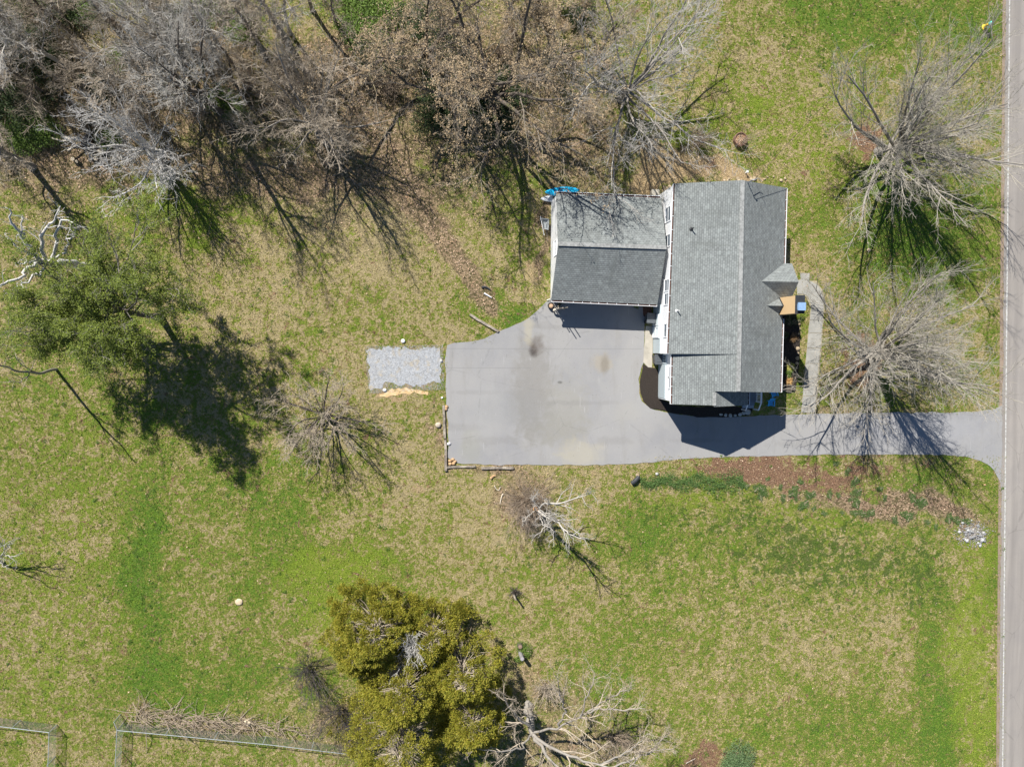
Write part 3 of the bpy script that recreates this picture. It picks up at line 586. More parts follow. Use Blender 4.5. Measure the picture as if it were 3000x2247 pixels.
# windows on the west wall
for py, hh in ((628, .55), (706, .45), (836, .42), (876, .42), (968, .5)):
    y = G(1965, py, 3.4)[1]; win(H, XL, y-hh, y+hh, 2.75, 3.95)
for py in (1091, 1122):
    y = G(1970, py, 3.2)[1]; win(H, 19.22, y-.42, y+.42, 2.7, 3.75)
for y in (10.5, 8.0, -1.5): win(H, 28.0, y-.5, y+.5, 1.2, 2.7, side=1)
for x in (21, 26): win(H, YN, x-.45, x+.45, 1.2, 2.6, axis='y', side=1)
for x in (20.6, 23.2): win(H, -4.55, x-.45, x+.45, 1.1, 2.5, axis='y', side=-1)
# double panel door and side door on the west wall
ya, yb = G(1914, 922, 0)[1], G(1914, 992, 0)[1]
mb = MB(); mb.box((XL-.16, yb, .05), (XL-.102, ya, 1.8)); d = mb.build('double_door', simple('door paint', (.62, .69, .70), .5, .05), H)
mb = MB()
for i in range(2):
    y0 = yb+(ya-yb)*i/2+.08; y1 = y0+(ya-yb)/2-.16
    for a, b in ((y0, y0+.06), (y1-.06, y1)): mb.box((XL-.20, a, .15), (XL-.162, b, 1.7))
    for z in (.15, .9, 1.64): mb.box((XL-.20, y0+.06, z), (XL-.162, y1-.06, z+.06))
mb.build('door_panel', MTRIM, d); mb = MB(); mb.ball((XL-.22, (ya+yb)/2+.06, .95), .05); mb.build('handle', MCH, d)
mb = MB(); mb.box((19.15, -1.55, .05), (19.218, -.75, 2.05)); d = mb.build('side_door', simple('side door paint', (.50, .56, .58), .5, .05), H)
mb = MB()
for i in range(3):
    for j in range(3): mb.box((19.13, -1.42+j*.2, 1.3+i*.22), (19.148, -1.26+j*.2, 1.47+i*.22))
mb.build('pane', MGL, d)
# side door hood/corner boards
mb = MB(); mb.box((18.62, YD-.0, 0), (18.74, YD+.008, 4.1)); mb.build('corner_board', MTRIM, H); MB().box((19.16, -4.6, 0), (19.3, -4.555, 4.0)).build('corner_board', MTRIM, H)
# roof pipes and service mast
for (bx_, by_), tp in (((2024, 671), (2032, 674)), ((1981, 911), (1990, 914))):
    b = G(bx_+2, by_, 4.6); zz = EL+(RZ-EL)*(b[0]-18.75)/(RX-18.75)
    b = G(bx_+2, by_, zz); zz = EL+(RZ-EL)*(b[0]-18.75)/(RX-18.75)
    mb = MB(); mb.tube([(b[0], b[1], zz-.05), (b[0], b[1], zz+.55)], .045, 8); mb.lathe((b[0], b[1], zz-.03), [(.16, 0), (.15, .04), (.06, .1)], 10)
    mb.build('vent_pipe', MCH if tp[0] > 2000 else simple('pale vent pipe', (.6, .6, .58), .6), H)
b = np.array([24.25, 12.75, 5.7])
mb = MB(); mb.tube([b, b+(0, 0, 1.05)], .035, 8); mb.tube([b+(0, 0, 1.0), b+(.1, 0, 1.12), b+(.2, 0, 1.02)], .05, 8); mb.tube([b+(0, 0, .9), b+(.7, .28, .5), b+(1.1, .1, .25)], .022, 6)
ms = mb.build('service_mast', simple('galvanised mast', (.35, .37, .38), .5, .1), H)
mb = MB(); t = np.linspace(0, 1, 30); p0 = b+(.15, 0, 1.0); p1 = np.array([41.5, 31.0, 7.5]); pts = p0+(p1-p0)*t[:, None]; pts[:, 2] -= 1.2*4*t*(1-t)*.3
mb.tube(pts, .014, 5); tag(mb.build('power_cable', simple('black cable', (.03, .03, .03), .6)), 'thin black overhead service cable strung from the roof mast', 'cable')
# porch
MDECK = simple('grey blue porch boards', (.16, .19, .23), .6, .15, 3)
PR = thing('porch_deck', (26.5, -4.3, 0), 'grey boarded porch deck with white railing and steps beside the driveway', 'porch')
mb = MB()
dx0, dx1 = 25.46, 27.9; dy0, dy1 = -4.95, YS-.0
for i in range(10):
    x = dx0+(dx1-dx0)*i/10; mb.box((x, dy0, .38), (x+(dx1-dx0)/10-.012, dy1-.01, .45))
mb.build('deck', MDECK, PR)
mb = MB(); mb.box((dx0, dy0, 0), (dx1, dy0+.05, .375)); mb.box((dx1-.05, dy0+.052, 0), (dx1, dy1-.01, .375)); mb.build('skirt', MTRIM, PR)
mb = MB()
for y in (dy0+.05, (dy0+dy1)/2, dy1-.1): mb.box((dx1-.09, y-.045, .45), (dx1, y+.045, 1.4))
mb.box((dx1-.12, dy0, 1.4), (dx1+.03, dy1-.02, 1.45)); mb.box((dx1-.07, dy0+.1, .55), (dx1-.02, dy1-.1, .6))
for i in range(10): y = dy0+.15+i*(dy1-dy0-.3)/10; mb.box((dx1-.06, y, .6), (dx1-.03, y+.03, 1.4))
mb.build('railing', MTRIM, PR)
for i in range(2): mb = MB(); mb.box((dx0+1.3, dy0-.28*(i+1), 0), (dx1-.12, dy0-.28*i-.004, .30-.15*i)); mb.build('step', simple('step board', (.30, .36, .42), .6) if i else MDECK, PR)
mb = MB(); mb.box((dx1-.09, dy0-.7, 0), (dx1, dy0-.61, .95)); mb.beam((dx1-.045, dy0-.65, .95), (dx1-.045, dy0, 1.42), .1, .05); mb.build('handrail', MTRIM, PR)
mb = MB(); mb.box((dx0+1.2, dy0-.7, 0), (dx0+1.28, dy0-.62, .95)); mb.beam((dx0+1.24, dy0-.65, .95), (dx0+1.24, dy0, 1.42), .08, .05); mb.build('handrail', MTRIM, PR)
mb = MB(); mb.box((25.36, -4.95, .45), (25.48, -4.83, 3.85)); mb.build('post', MTRIM, H)

GA = thing('garage', (14, 7.9, 0), 'white two-car garage with grey shingle roof dappled by tree shadow', 'garage')
gx0, gx1, gy0, gy1 = 9.62, 18.15, 3.95, 12.05; gz = 2.28; grz = 4.1; gry = 7.9
mb = MB(); mb.add([(gx0, gy0, 0), (gx0, gy1, 0), (gx0, gy1, gz-.03), (gx0, gry, grz-.17), (gx0, gy0, gz-.03), (gx1, gy0, 0), (gx1, gy1, 0), (gx1, gy1, gz-.03), (gx1, gry, grz-.17), (gx1, gy0, gz-.03)],
 [(4, 3, 2, 1, 0), (5, 6, 7, 8, 9), (0, 5, 9, 4), (1, 2, 7, 6), (4, 9, 8, 3), (3, 8, 7, 2)]); mb.build('wall', MW, GA)
mb = MB(); roofquad(mb, (9.31, 3.68, gz), (18.24, 3.37, gz), (18.36, gry-.05, grz), (9.55, gry+.08, grz), .12); mb.build('front_roof', MS, GA)
mb = MB(); roofquad(mb, (9.66, 12.3, gz), (18.43, 12.14, gz), (18.36, gry-.05, grz), (9.55, gry+.08, grz), .12); mb.build('rear_roof', MS, GA)
mb = MB(); mb.beam((9.56, gry+.08, grz+.012), (18.35, gry-.05, grz+.012), .32, .03); mb.build('ridge_cap', MCAP, GA)
gutter(GA, (9.33, 3.68, gz), (18.22, 3.38, gz), (0, -1, 0), nb=11); gutter(GA, (9.68, 12.3, gz), (18.4, 12.15, gz), (0, 1, 0), nb=9)
win(GA, gx0, gry-.6, gry+.5, 2.0, 3.0)
for i in range(2):
    mb = MB(); x0 = 10.1+i*3.9
    for k in range(4): mb.box((x0, gy0-.04, .05+k*.5), (x0+3.3, gy0-.002, .05+k*.5+.485))
    mb.build('garage_door', MTRIM, GA)
mb = MB(); mb.tube([(9.42, 3.62, 2.2), (9.5, 3.85, 1.95), (9.56, 3.9, 1.8), (9.56, 3.9, .25), (9.3, 3.8, .12)], .05, 6); mb.build('downspout', MTRIM, GA)
# paved strip and beds
def slabs(name, pp, z, m, h=.1, jag=.01, seed=2): return poly(smoothpoly(pp, jag, .5, seed), z, h).build(name, m)
tag(slabs('side_path', [(1892,955),(1913,955),(1910,1068),(1908,1085),(1884,1062),(1888,1000)], .06, MCONC), kind='structure')
WALK = [((2333,822),(2336,862)),((2352,816),(2352,862)),((2374,822),(2362,866)),((2392,832),(2368,872)),((2404,848),(2373,882)),((2412,870),(2376,895)),((2413,904),(2376,904)),((2411,940),(2372,938)),((2408,975),(2368,975)),((2404,1020),(2364,1020)),((2399,1065),(2360,1065)),((2395,1110),(2356,1110)),((2391,1160),(2352,1160)),((2388,1209),(2347,1209))]
mb = MB(); gp = .035
for (a0, b0), (a1, b1) in zip(WALK[:-1], WALK[1:]):
    q = [G(*p, .05) for p in (a0, a1, b1, b0)]; c = sum(q)/4
    gg = gp if a0[0] < 2380 or a0[1] > 890 else .0
    q = [p+(c-p)/np.linalg.norm(c-p)*gg for p in q]; mb.add(q+[p-(0, 0, .12) for p in q], [(0, 1, 2, 3), (0, 4, 5, 1), (1, 5, 6, 2), (2, 6, 7, 3), (3, 7, 4, 0)])
q = [G(*p, .052) for p in ((2345,800),(2372,801),(2371,821),(2346,819))]; mb.add(q+[p-(0, 0, .12) for p in q], [(0, 1, 2, 3), (0, 4, 5, 1), (1, 5, 6, 2), (2, 6, 7, 3), (3, 7, 4, 0)])
tag(mb.build('walkway', MPATH), kind='structure')
tag(poly(smoothpoly([(2333,818),(2392,826),(2414,860),(2416,905),(2390,1209),(2346,1209),(2374,904),(2362,870),(2334,866)], .03, .4, 8), .022).build('walkway_edge_soil', simple('walkway joint soil', (.30, .27, .19), .95, .3, 4)), kind='structure')
MMUL = NT('black mulch'); MMUL.bump(MMUL.noise(22, 3, .7), 1.0, .06); MMUL = MMUL.done(MMUL.mix(MMUL.step(MMUL.noise(16, 3, .7), .4, .7), (.022, .018, .015), (.07, .055, .045)), .95)
tag(slabs('mulch_bed', [(1884,1066),(1930,1086),(1930,1168),(1990,1190),(2200,1192),(2206,1204),(2190,1216),(2150,1222),(2060,1221),(1990,1213),(1950,1205),(1905,1195),(1884,1176),(1877,1150),(1874,1110)], .07, MMUL, .1, .04), kind='structure')
tag(slabs('flower_bed', [(2290,915),(2334,918),(2340,950),(2341,1010),(2338,1070),(2330,1130),(2326,1142),(2290,1142)], .16, MMUL, .2, .03), kind='structure')
tag(slabs('doorside_bed', [(1880,885),(1905,885),(1908,935),(1884,925)], .06, simple('brown mulch', (.11, .06, .045), .95, .4, 12), .1, .03), kind='structure')
mst = simple('bed stones', (.34, .27, .18), .9, .3, 3); mstg = simple('grey stone', (.40, .40, .38), .9, .25, 4)
rg = np.random.default_rng(31)
def rock(px, py, r, label, group=None, m=mst, name='rock', cat='rock', z=0.0, squash=.6):
    c = G(px, py, z+r*squash*.5); o = MB().ball((c[0], c[1], z+r*squash*.55), (r, r*rg.uniform(.7, 1.1), r*squash), int(px*7+py), .13).build(name, m, smooth=True)
    return tag(o, label, cat, group)
for i in range(15):
    t = i/14; rock(2341-14*t**1.5+rg.normal(0, 1.2), 935+200*t, rg.uniform(.13, .24), 'tan edging stone along the flower bed beside the curved walkway', 'stones edging the flower bed')
for px, py, r in ((2112,1214,.16),(2126,1216,.14),(2140,1217,.17),(2154,1217,.15),(2168,1214,.18),(2178,1210,.2),(2190,1207,.28)): rock(px, py, r, 'pale stone lining the shaded mulch bed beside the porch steps', 'stones edging the porch bed', mstg, z=.06)
for i in range(26):
    px = rg.uniform(1945, 1972) if i < 10 else rg.uniform(2120, 2305); py = rg.uniform(530, 575) if i < 10 else rg.uniform(518, 530)
    rock(px, py, rg.uniform(.08, .2), 'tan rock lying along the north wall of the house', 'rocks behind the house')
mb = MB(); a = G(2292,1139,.1); b = G(2327,1141,.1); mb.beam(a, b, .16, .28); mb.beam(a+(0, -.18, -.03), b+(-.3, -.18, -.03), .14, .2); 
tag(mb.build('timber_edging', simple('dark timber', (.13, .11, .09), .9, .3)), 'dark timber edging closing the lower end of the flower bed', 'timber')
# ------------------------------------------------------------------ trees: branching skeletons grown level by level
def norm(a): return a/(np.linalg.norm(a, axis=-1, keepdims=True)+1e-9)
def grow(start, d, L, k, rg, wob, up, droop=0.0):
    "polylines (n,k,3) from start along d with length L"
    n = len(start); P = np.zeros((n, k, 3)); P[:, 0] = start; d = norm(d); st = (L/(k-1))[:, None]
    for i in range(1, k):
        d = norm(d+rg.normal(0, wob, (n, 3))+np.array([0, 0, up-droop*i/k])); P[:, i] = P[:, i-1]+d*st
    return P
def child(P, R, L, m, t0, t1, ang, rg, lr, k, wob, up, rr, dang=.25, planar=0.0, droop=0.0, tf=.45):
    "m children on each parent polyline; returns new polylines, radii, lengths"
    n, kk, _ = P.shape; t = np.linspace(t0, t1, m)[None]+rg.uniform(-.5, .5, (n, m))*(t1-t0)/m; t = np.clip(t, .02, .999)
    f = t*(kk-1); i = np.minimum(f.astype(int), kk-2); w = (f-i)[..., None]; ar = np.arange(n)[:, None]
    s = P[ar, i]*(1-w)+P[ar, i+1]*w; T = norm(P[ar, i+1]-P[ar, i]); r0 = R[ar, i]*(1-w[..., 0])+R[ar, i+1]*w[..., 0]
    q = norm(rg.normal(0, 1, (n, m, 3))*np.array([1, 1, 1-planar]))
    if n == 1: az = np.arange(m)*2.39996+rg.normal(0, .22, m)+rg.uniform(0, 6); q = np.stack([np.cos(az), np.sin(az), 0*az], -1)[None]
    q = q+0; q = norm(q-T*(q*T).sum(-1, keepdims=True))
    a = np.clip(ang+rg.normal(0, dang, (n, m, 1)), .15, 1.7); d = T*np.cos(a)+q*np.sin(a)
    Lc = L[:, None]*lr*(1-tf*t)*rg.uniform(.65, 1.2, (n, m))
    s = s.reshape(-1, 3); d = d.reshape(-1, 3); Lc = Lc.ravel(); Pc = grow(s, d, Lc, k, rg, wob, up, droop)
    rb = np.minimum(r0.ravel()*.8, rr*Lc); return Pc, rb, Lc
def taper(rb, k, tip=.35): return rb[:, None]*np.linspace(1, tip, k)[None]
def tubes(batches, nmin=3):
    "batches [(P,R,sides)] -> V,Q"
    Vs, Qs, o = [], [], 0
    for P, R, n in batches:
        b, k, _ = P.shape; T = norm(np.gradient(P, axis=1)); ref = np.array([.31, .17, .94]); alt = np.array([.94, .3, .1])
        rf = np.where(np.abs(T[:, :1, 2:3]) > .8, alt, ref); A = norm(np.cross(T, rf)); B = np.cross(T, A); an = np.arange(n)*2*math.pi/n
        V = P[:, :, None]+R[:, :, None, None]*(np.cos(an)[:, None]*A[:, :, None]+np.sin(an)[:, None]*B[:, :, None])
        i, j = np.meshgrid(np.arange(k-1), np.arange(n), indexing='ij'); i = i.ravel(); j = j.ravel(); j2 = (j+1) % n
        f = np.stack([i*n+j, i*n+j2, (i+1)*n+j2, (i+1)*n+j], -1); Q = (f[None]+(np.arange(b)*k*n)[:, None, None]).reshape(-1, 4)+o
        Vs.append(V.reshape(-1, 3)); Qs.append(Q); o += b*k*n
    return np.concatenate(Vs), np.concatenate(Qs)
def leaves(C, size, rg, n_per=1, spread=.1, flat=.4):
    "small 4-sided leaf faces around points C"
    C = np.repeat(C, n_per, 0)+rg.normal(0, spread, (len(C)*n_per, 3)); n = len(C); a = norm(rg.normal(0, 1, (n, 3))*np.array([1, 1, flat])); b = norm(np.cross(a, norm(rg.normal(0, .5, (n, 3))+np.array([0, 0, 1.])))); s = (size*rg.uniform(.6, 1.3, n))[:, None]
    V = np.stack([C-a*s, C-b*s*.42, C+a*s, C+b*s*.42], 1).reshape(-1, 3); return V, np.arange(4*n).reshape(-1, 4)
def merge(parts):
    V, Q, o = [], [], 0
    for v, q in parts: V.append(v); Q.append(q+o); o += len(v)
    return np.concatenate(V), np.concatenate(Q)
def baretree(seed, H=12, trunk=.28, th=.3, nl=9, spread=.75, lr=.75, m2=7, m3=6, m4=5, wob=.10, up=.05, tw=.011, lean=(0, 0), twl=.5, t0=.45, m5=0, droop=0.0, ht=None, dang=.25, l2=.55, tf=.45, lt=.0145):
    "returns trunk mesh arrays, crown mesh arrays, twig tips (local coords)"
    rg = np.random.default_rng(seed); k0 = 9
    d = np.array([[lean[0], lean[1], 1.0]]); Ht = H*ht if ht else H*th+(H*(1-th))*.55
    P0 = grow(np.zeros((1, 3)), d, np.array([Ht]), k0, rg, .05, .05); R0 = taper(np.array([trunk]), k0, .4); R0[0, 0] *= 1.35
    P1, r1, L1 = child(P0, R0, np.array([H*lr]), nl, t0, .98, spread, rg, .9, 9, wob, up, lt, dang, .25, droop, tf); R1 = taper(r1, 9, .3)
    P2, r2, L2 = child(P1, R1, L1, m2, .22, .99, .65, rg, l2, 7, wob*1.5, up*1.2, .0105, .2, tf=.3); R2 = taper(r2, 7, .3)
    P3, r3, L3 = child(P2, R2, L2, m3, .2, 1., .65, rg, .55, 5, wob*1.8, up*1.2, .010, tf=.3); r3 = np.maximum(r3, tw); R3 = taper(r3, 5, .5)
    tr = tubes([(P0, R0, 10), (P1, R1, 7)]); cr = [(P2, R2, 5), (P3, R3, 4)]; tips = P3
    if m4:
        P4, r4, L4 = child(P3, R3, np.maximum(L3, twl*.6), m4, .15, 1., .6, rg, .62, 3, wob*1.8, up*1.5, .01); R4 = taper(np.maximum(r4, tw*.9), 3, .55); cr.append((P4, R4, 3)); tips = P4
        if m5:
            P5, r5, L5 = child(P4, R4, np.maximum(L4, twl*.4), m5, .2, 1., .6, rg, .65, 2, wob, up, .01); cr.append((P5, taper(np.maximum(r5, tw*.75), 2, .6), 3)); tips = P5
    return tr, tubes(cr), tips
B_GREY = bark('grey bark', (.36, .33, .29), (.20, .18, .16)); B_PALE = bark('pale twig bark', (.58, .545, .49), (.36, .335, .30))
B_BROWN = bark('brown twig bark', (.44, .35, .265), (.30, .235, .175)); B_TAN = bark('tan twig bark', (.56, .475, .37), (.34, .28, .215))
B_WHITE = bark('bleached dead wood', (.72, .70, .67), (.50, .475, .44)); B_DARK = bark('dark furrowed bark', (.15, .125, .105), (.085, .072, .06), (.13, .13, .06))
B_OAK = bark('oak bark', (.36, .31, .25), (.19, .16, .125), (.24, .21, .10)); B_DKTWIG = bark('dark bare twigs', (.13, .115, .105), (.08, .07, .065))  # second bark: dark grey twigs of the bare bushes by the cedars
def tree_obj(name, loc, label, cat, T, mt, mc, rz=0.0, group=None, extra=None):
    t = thing(name, loc, label, cat, group); t.rotation_euler = (0, 0, rz)
    npmesh('trunk', *T[0], mt, t, local=True); c = npmesh('crown', *T[1], mc, t, local=True)
    if extra: 
        for nm, (v, q), m in extra: npmesh(nm, v, q, m, c, local=True)
    return t

B_MID = bark('warm grey twig bark', (.50, .46, .39), (.33, .30, .255))
# two big spreading trees by the road
T1 = baretree(101, H=13.5, trunk=.32, ht=.26, nl=32, spread=.86, lr=.72, m2=11, m3=6, m4=5, wob=.055, up=.06, tw=.0105, t0=.3, dang=.46, l2=.46, tf=0, lt=.0155)
tree_obj('spreading_tree', G(2572, 445), 'big bare grey tree fanning over the lawn at upper right, rust mulch at its foot', 'tree', T1, B_GREY, B_MID, 0.4)
T2 = baretree(107, H=12.5, trunk=.32, ht=.26, nl=30, spread=.95, lr=.70, m2=11, m3=6, m4=5, wob=.065, up=.055, tw=.0105, t0=.3, dang=.46, l2=.47, tf=0, lt=.0155)
tree_obj('spreading_tree', G(2522, 1035), 'big bare pale-twigged tree between the curved walkway and the road, casting shadow on the driveway', 'tree', T2, B_GREY, B_MID, 1.9)
T3 = baretree(112, H=6.4, trunk=.19, ht=.26, nl=20, spread=1.2, lr=.78, lt=.017, m2=8, m3=6, m4=4, wob=.11, up=.06, tw=.0105, t0=.3, dang=.35, l2=.46, tf=0)
tree_obj('small_tree', G(955, 1212), 'small bare round-crowned tree alone on the lawn left of the gravel pad', 'tree', T3, B_DARK, B_TAN, 0.3)
T9 = baretree(120, H=11.5, trunk=.28, ht=.34, nl=18, spread=.95, lr=.78, m2=10, m3=6, m4=5, wob=.11, up=.05, tw=.0125, t0=.35, dang=.35, l2=.46, tf=0)
tree_obj('shade_tree', G(1818, 292), 'bare silver-grey tree just above the house, rightmost tree of the wood edge', 'tree', T9, B_GREY, B_PALE, 2.5)
# oaks still holding tan clusters
M_CL = leafmat('tan bud clusters', ((.36, .27, .16), (.46, .35, .22), (.24, .17, .10)), 1.2, .15)
def oak(seed, loc, H, label, rz, nl=13, lr_=.72, np_=8):
    T = baretree(seed, H=H, trunk=.42, lt=.021, ht=.36, nl=nl, spread=1.0, lr=lr_, m2=9, m3=6, m4=4, wob=.15, up=.045, tw=.013, t0=.35, dang=.32, l2=.52, tf=.1)
    rg = np.random.default_rng(seed+1); tip = T[2][:, -1]; tip = tip[rg.uniform(0, 1, len(tip)) < .5]
    return tree_obj('oak_tree', loc, label, 'tree', T, B_DARK, B_OAK, rz, extra=[('leaf_clusters', leaves(tip, .07, rg, np_, .12), M_CL)])
oak(131, G(1450, 325), 13.8, 'large oak with tan clusters on gnarled limbs, its shadow reaching the garage roof', 0.8, 15, .74, 10)
oak(135, G(1255, 190), 13.0, 'tan-clustered oak above the leafy trail, left of the largest oak', 2.2, 11)
oak(139, G(1570, 40), 8.0, 'tan-clustered oak at the top edge of the picture, right of the largest oak', 4.0, 9, .6)
# edge-of-wood trees that can be told apart
def woodtree(px, py, seed, H, label, mt=B_GREY, mc=B_PALE, **kw):
    a = dict(H=H, trunk=.26, lt=.02, th=.4, nl=13, spread=.8, lr=.5, m2=8, m3=6, m4=4, wob=.11, up=.07, tw=.012, t0=.4); a.update(kw)
    return tree_obj('bare_tree', G(px, py), label, 'tree', baretree(seed, **a), mt, mc, seed*1.3)
woodtree(655, 335, 201, 13.5, 'tall straight bare tree on the wood edge with one long trunk shadow', B_DARK, B_PALE, trunk=.26, th=.5)
woodtree(470, 450, 202, 8.0, 'whitish bare multi-stemmed tree leaning over the wood edge, brightest twigs there', B_WHITE, B_WHITE, ht=.35, nl=18, lr=.66, spread=.85, t0=.25, tf=0, m4=4)
woodtree(935, 395, 203, 10.5, 'bare fawn tree beside the top of the leafy trail with a fan of limb shadows', B_GREY, B_TAN, ht=.4, nl=18, lr=.60, spread=.9, t0=.3, m4=5, tf=0)
woodtree(95, 490, 204, 10.5, 'bare grey tree at far left of the wood edge above the white dead tree', B_GREY, B_TAN, ht=.5, nl=13, lr=.5, t0=.3)
woodtree(590, 170, 205, 11.5, 'mauve-grey finely twigged tree deep in the wood above the tall straight one', B_GREY, B_PALE, m4=6, nl=16, lr=.58, ht=.45, tf=.1)
woodtree(840, 120, 206, 12.0, 'bare tree with pale upright limbs at the top of the wood, left of the oaks', B_PALE, B_TAN, lr=.5)
woodtree(985, 70, 208, 6.5, 'slim bare tree between the leafy trail and the left oak', B_GREY, B_TAN, trunk=.15, nl=9)
# the rest of the wood: copies of four prototypes
WG = 'bare trees packed in the wood'; WL = 'bare grey-brown tree packed among others in the wood at upper left'
protos = []
for i, (sd_, mt, mc) in enumerate(((301, B_GREY, B_TAN), (302, B_GREY, B_TAN), (303, B_PALE, B_PALE), (304, B_DARK, B_TAN))):
    T = baretree(sd_, H=10.5, trunk=.17, th=.3, nl=11, spread=.8, lr=.48, m2=8, m3=5, m4=4, wob=.11, up=.06, tw=.013, t0=.3)
    protos.append(tree_obj('wood_tree', (0, 0, 0), WL, 'tree', T, mt, mc, group=WG))
def zone(px, py, tone=''):
    c = ('in the far left corner', 'toward the left', 'left of the middle', 'right of the middle', 'beside the leafy trail', 'below the oaks', 'near the silver-grey tree')[int(min(6, max(0, (px+60)//255)))]
    r = 'at the top edge' if py < 110 else 'in the middle depth' if py < 240 else 'near the lawn side'
    return c+' '+r
TN = ['tan-twigged', 'fine tan-twigged', 'pale-barked', 'dark-trunked']
rg = np.random.default_rng(41); spots = []
tries = 0
while len(spots) < 30 and tries < 4000:
    tries += 1; px, py = rg.uniform(-60, 1130), rg.uniform(30, 470)
    if py > 365-.05*abs(px-300)-(60 if 200 < px < 420 else 0) or px > 930 or (px > 700 and py > 310): continue
    if any(math.hypot(px-a, py-b) < 94 for a, b in spots): continue
    spots.append((px, py))
for px, py in [(-40, 60), (60, 100), (200, 60), (340, 90), (480, 60), (1480, 60), (1700, 60), (1340, 60), (1745, 170), (700, 40)]: spots.append((px, py))
for i, (px, py) in enumerate(spots):
    k = int(rg.integers(0, 4)) if i > 3 else i; p = protos[k]; lab = TN[k]+' bare tree '+zone(px, py)+' of the wood'; s = float(rg.uniform(.62, 1.05)); a = float(rg.uniform(0, 6.28)); g = G(px, py)
    if i < 4: p.location = Vector(g.tolist()); p.scale = (s, s, s); p.rotation_euler = (0, 0, a); p['label'] = lab
    else: dup(p, g, a, s, lab)
# undergrowth: leafy and twiggy bushes
def bush_pts(rg, n, R, hz, lobes=6):
    c = rg.normal(0, .45, (lobes, 3))*R*np.array([1, 1, .3]); c[:, 2] = np.abs(c[:, 2])+hz*.4; r = rg.uniform(.4, .75, lobes)*R
    k = rg.integers(0, lobes, n); d = norm(rg.normal(0, 1, (n, 3))); d[:, 2] = np.abs(d[:, 2])*rg.choice([1, 1, -.4], n)
    return c[k]+d*(r[k]*rg.uniform(.55, 1.05, n))[:, None]*np.array([1, 1, hz/R*.8])
def leafy_bush(seed, R, hz, n, size, mat, label, loc=(0, 0, 0), name='bush', cat='bush', group=None, stem=B_BROWN):
    rg = np.random.default_rng(seed); t = thing(name, loc, label, cat, group); C = bush_pts(rg, n, R, hz); C[:, 2] = np.maximum(C[:, 2], .05)
    S = C[rg.integers(0, n, 26)]; st = np.zeros((26, 4, 3))
    for j in range(4): st[:, j] = S*(j/3.)*np.array([1, 1, 1])+rg.normal(0, .04, (26, 3))*(j in (1, 2))
    npmesh('stems', *tubes([(st, np.full((26, 4), .022), 4)]), stem, t, local=True); V, Q = leaves(C, size, rg, 1, .03, .7); npmesh('foliage', V, Q, mat, t, local=True); return t
def twig_bush(seed, R, mat, label, loc=(0, 0, 0), n=26, m=7, group=None, name='bare_bush', cat='bush', up=.03, ang=.9, tw=.009):
    rg = np.random.default_rng(seed); t = thing(name, loc, label, cat, group); a = rg.uniform(0, 6.28, n); e = rg.uniform(.15, ang, n); d = np.stack([np.cos(a)*np.sin(e), np.sin(a)*np.sin(e), np.cos(e)], -1)
    L = R*rg.uniform(.7, 1.25, n); P1 = grow(rg.normal(0, .08*R, (n, 3))*np.array([1, 1, 0]), d, L, 6, rg, .12, up); R1 = taper(np.full(n, .022), 6, .4)
    P2, r2, L2 = child(P1, R1, L, m, .15, 1, .6, rg, .5, 4, .2, .05, .014); R2 = taper(np.maximum(r2, tw), 4, .5); P3, r3, L3 = child(P2, R2, L2, 4, .2, 1, .6, rg, .6, 3, .2, .05, .012); R3 = taper(np.maximum(r3, tw*.85), 3, .6)
    npmesh('stems', *tubes([(P1, R1, 5)]), mat, t, local=True); npmesh('twigs', *tubes([(P2, R2, 3), (P3, R3, 3)]), mat, t, local=True); return t
L_DK = leafmat('dark evergreen leaves', ((.055, .085, .03), (.03, .05, .02), (.10, .15, .05)), 1.5); L_MID = leafmat('mid green leaves', ((.14, .23, .04), (.09, .15, .03), (.22, .32, .06)), 1.5)
L_BR = leafmat('rusty leaves', ((.22, .13, .06), (.13, .08, .04), (.30, .20, .10)), 1.5); L_YG = leafmat('yellow green leaves', ((.20, .28, .03), (.12, .18, .025), (.32, .38, .05)), 2)
UG = 'green undergrowth bushes'; UL = 'leafy green bush in the undergrowth below the bare trees'
us_extra = 0
ub = [leafy_bush(61, 1.6, 1.2, 4200, .07, L_DK, UL, group=UG, name='undergrowth_bush'), leafy_bush(62, 1.7, 1.1, 4200, .065, L_MID, UL, group=UG, name='undergrowth_bush')]
tb = [twig_bush(63, 2.0, B_BROWN, 'brown twiggy thicket bush on the wood floor', group='brown thicket bushes in the wood', n=30, name='thicket_bush'), twig_bush(64, 2.1, B_TAN, 'brown twiggy thicket bush on the wood floor', group='brown thicket bushes in the wood', n=30, name='thicket_bush')]
us = [(1060,150,1,1.0),(1030,110,1,1.1),(1095,60,1,1.1),(1120,120,1,1.),(1300,330,0,1.),(1340,240,0,1.2),(1440,250,0,1.1),(1260,60,1,.9),(1085,110,1,1.2),(1040,60,1,1.1),(1110,170,1,.8),(1190,200,0,1.0),(1250,130,0,1.2),(1200,90,0,1.1),(1330,290,0,1.1),(1370,330,0,1.1),(1420,370,0,1.0),(1300,240,0,1.1),(1380,250,0,1.2),(1450,310,0,.9),(60,120,0,1.3),(20,260,0,1.2),(80,330,0,1.0),(120,430,1,1.0),(30,420,1,.9),(240,60,1,.9),(350,150,1,.8),(280,270,0,.8),(330,390,1,.6),(640,60,1,1.2),(700,120,1,.8),(690,290,1,.9),(720,330,1,.7),(500,30,0,1.),(90,30,0,1.2),(170,20,0,1.1),(1700,60,0,.7),(1000,20,1,1.2),(160,140,0,.9),(440,180,0,.7),(5,200,0,1.1)]
fu = [0, 0]
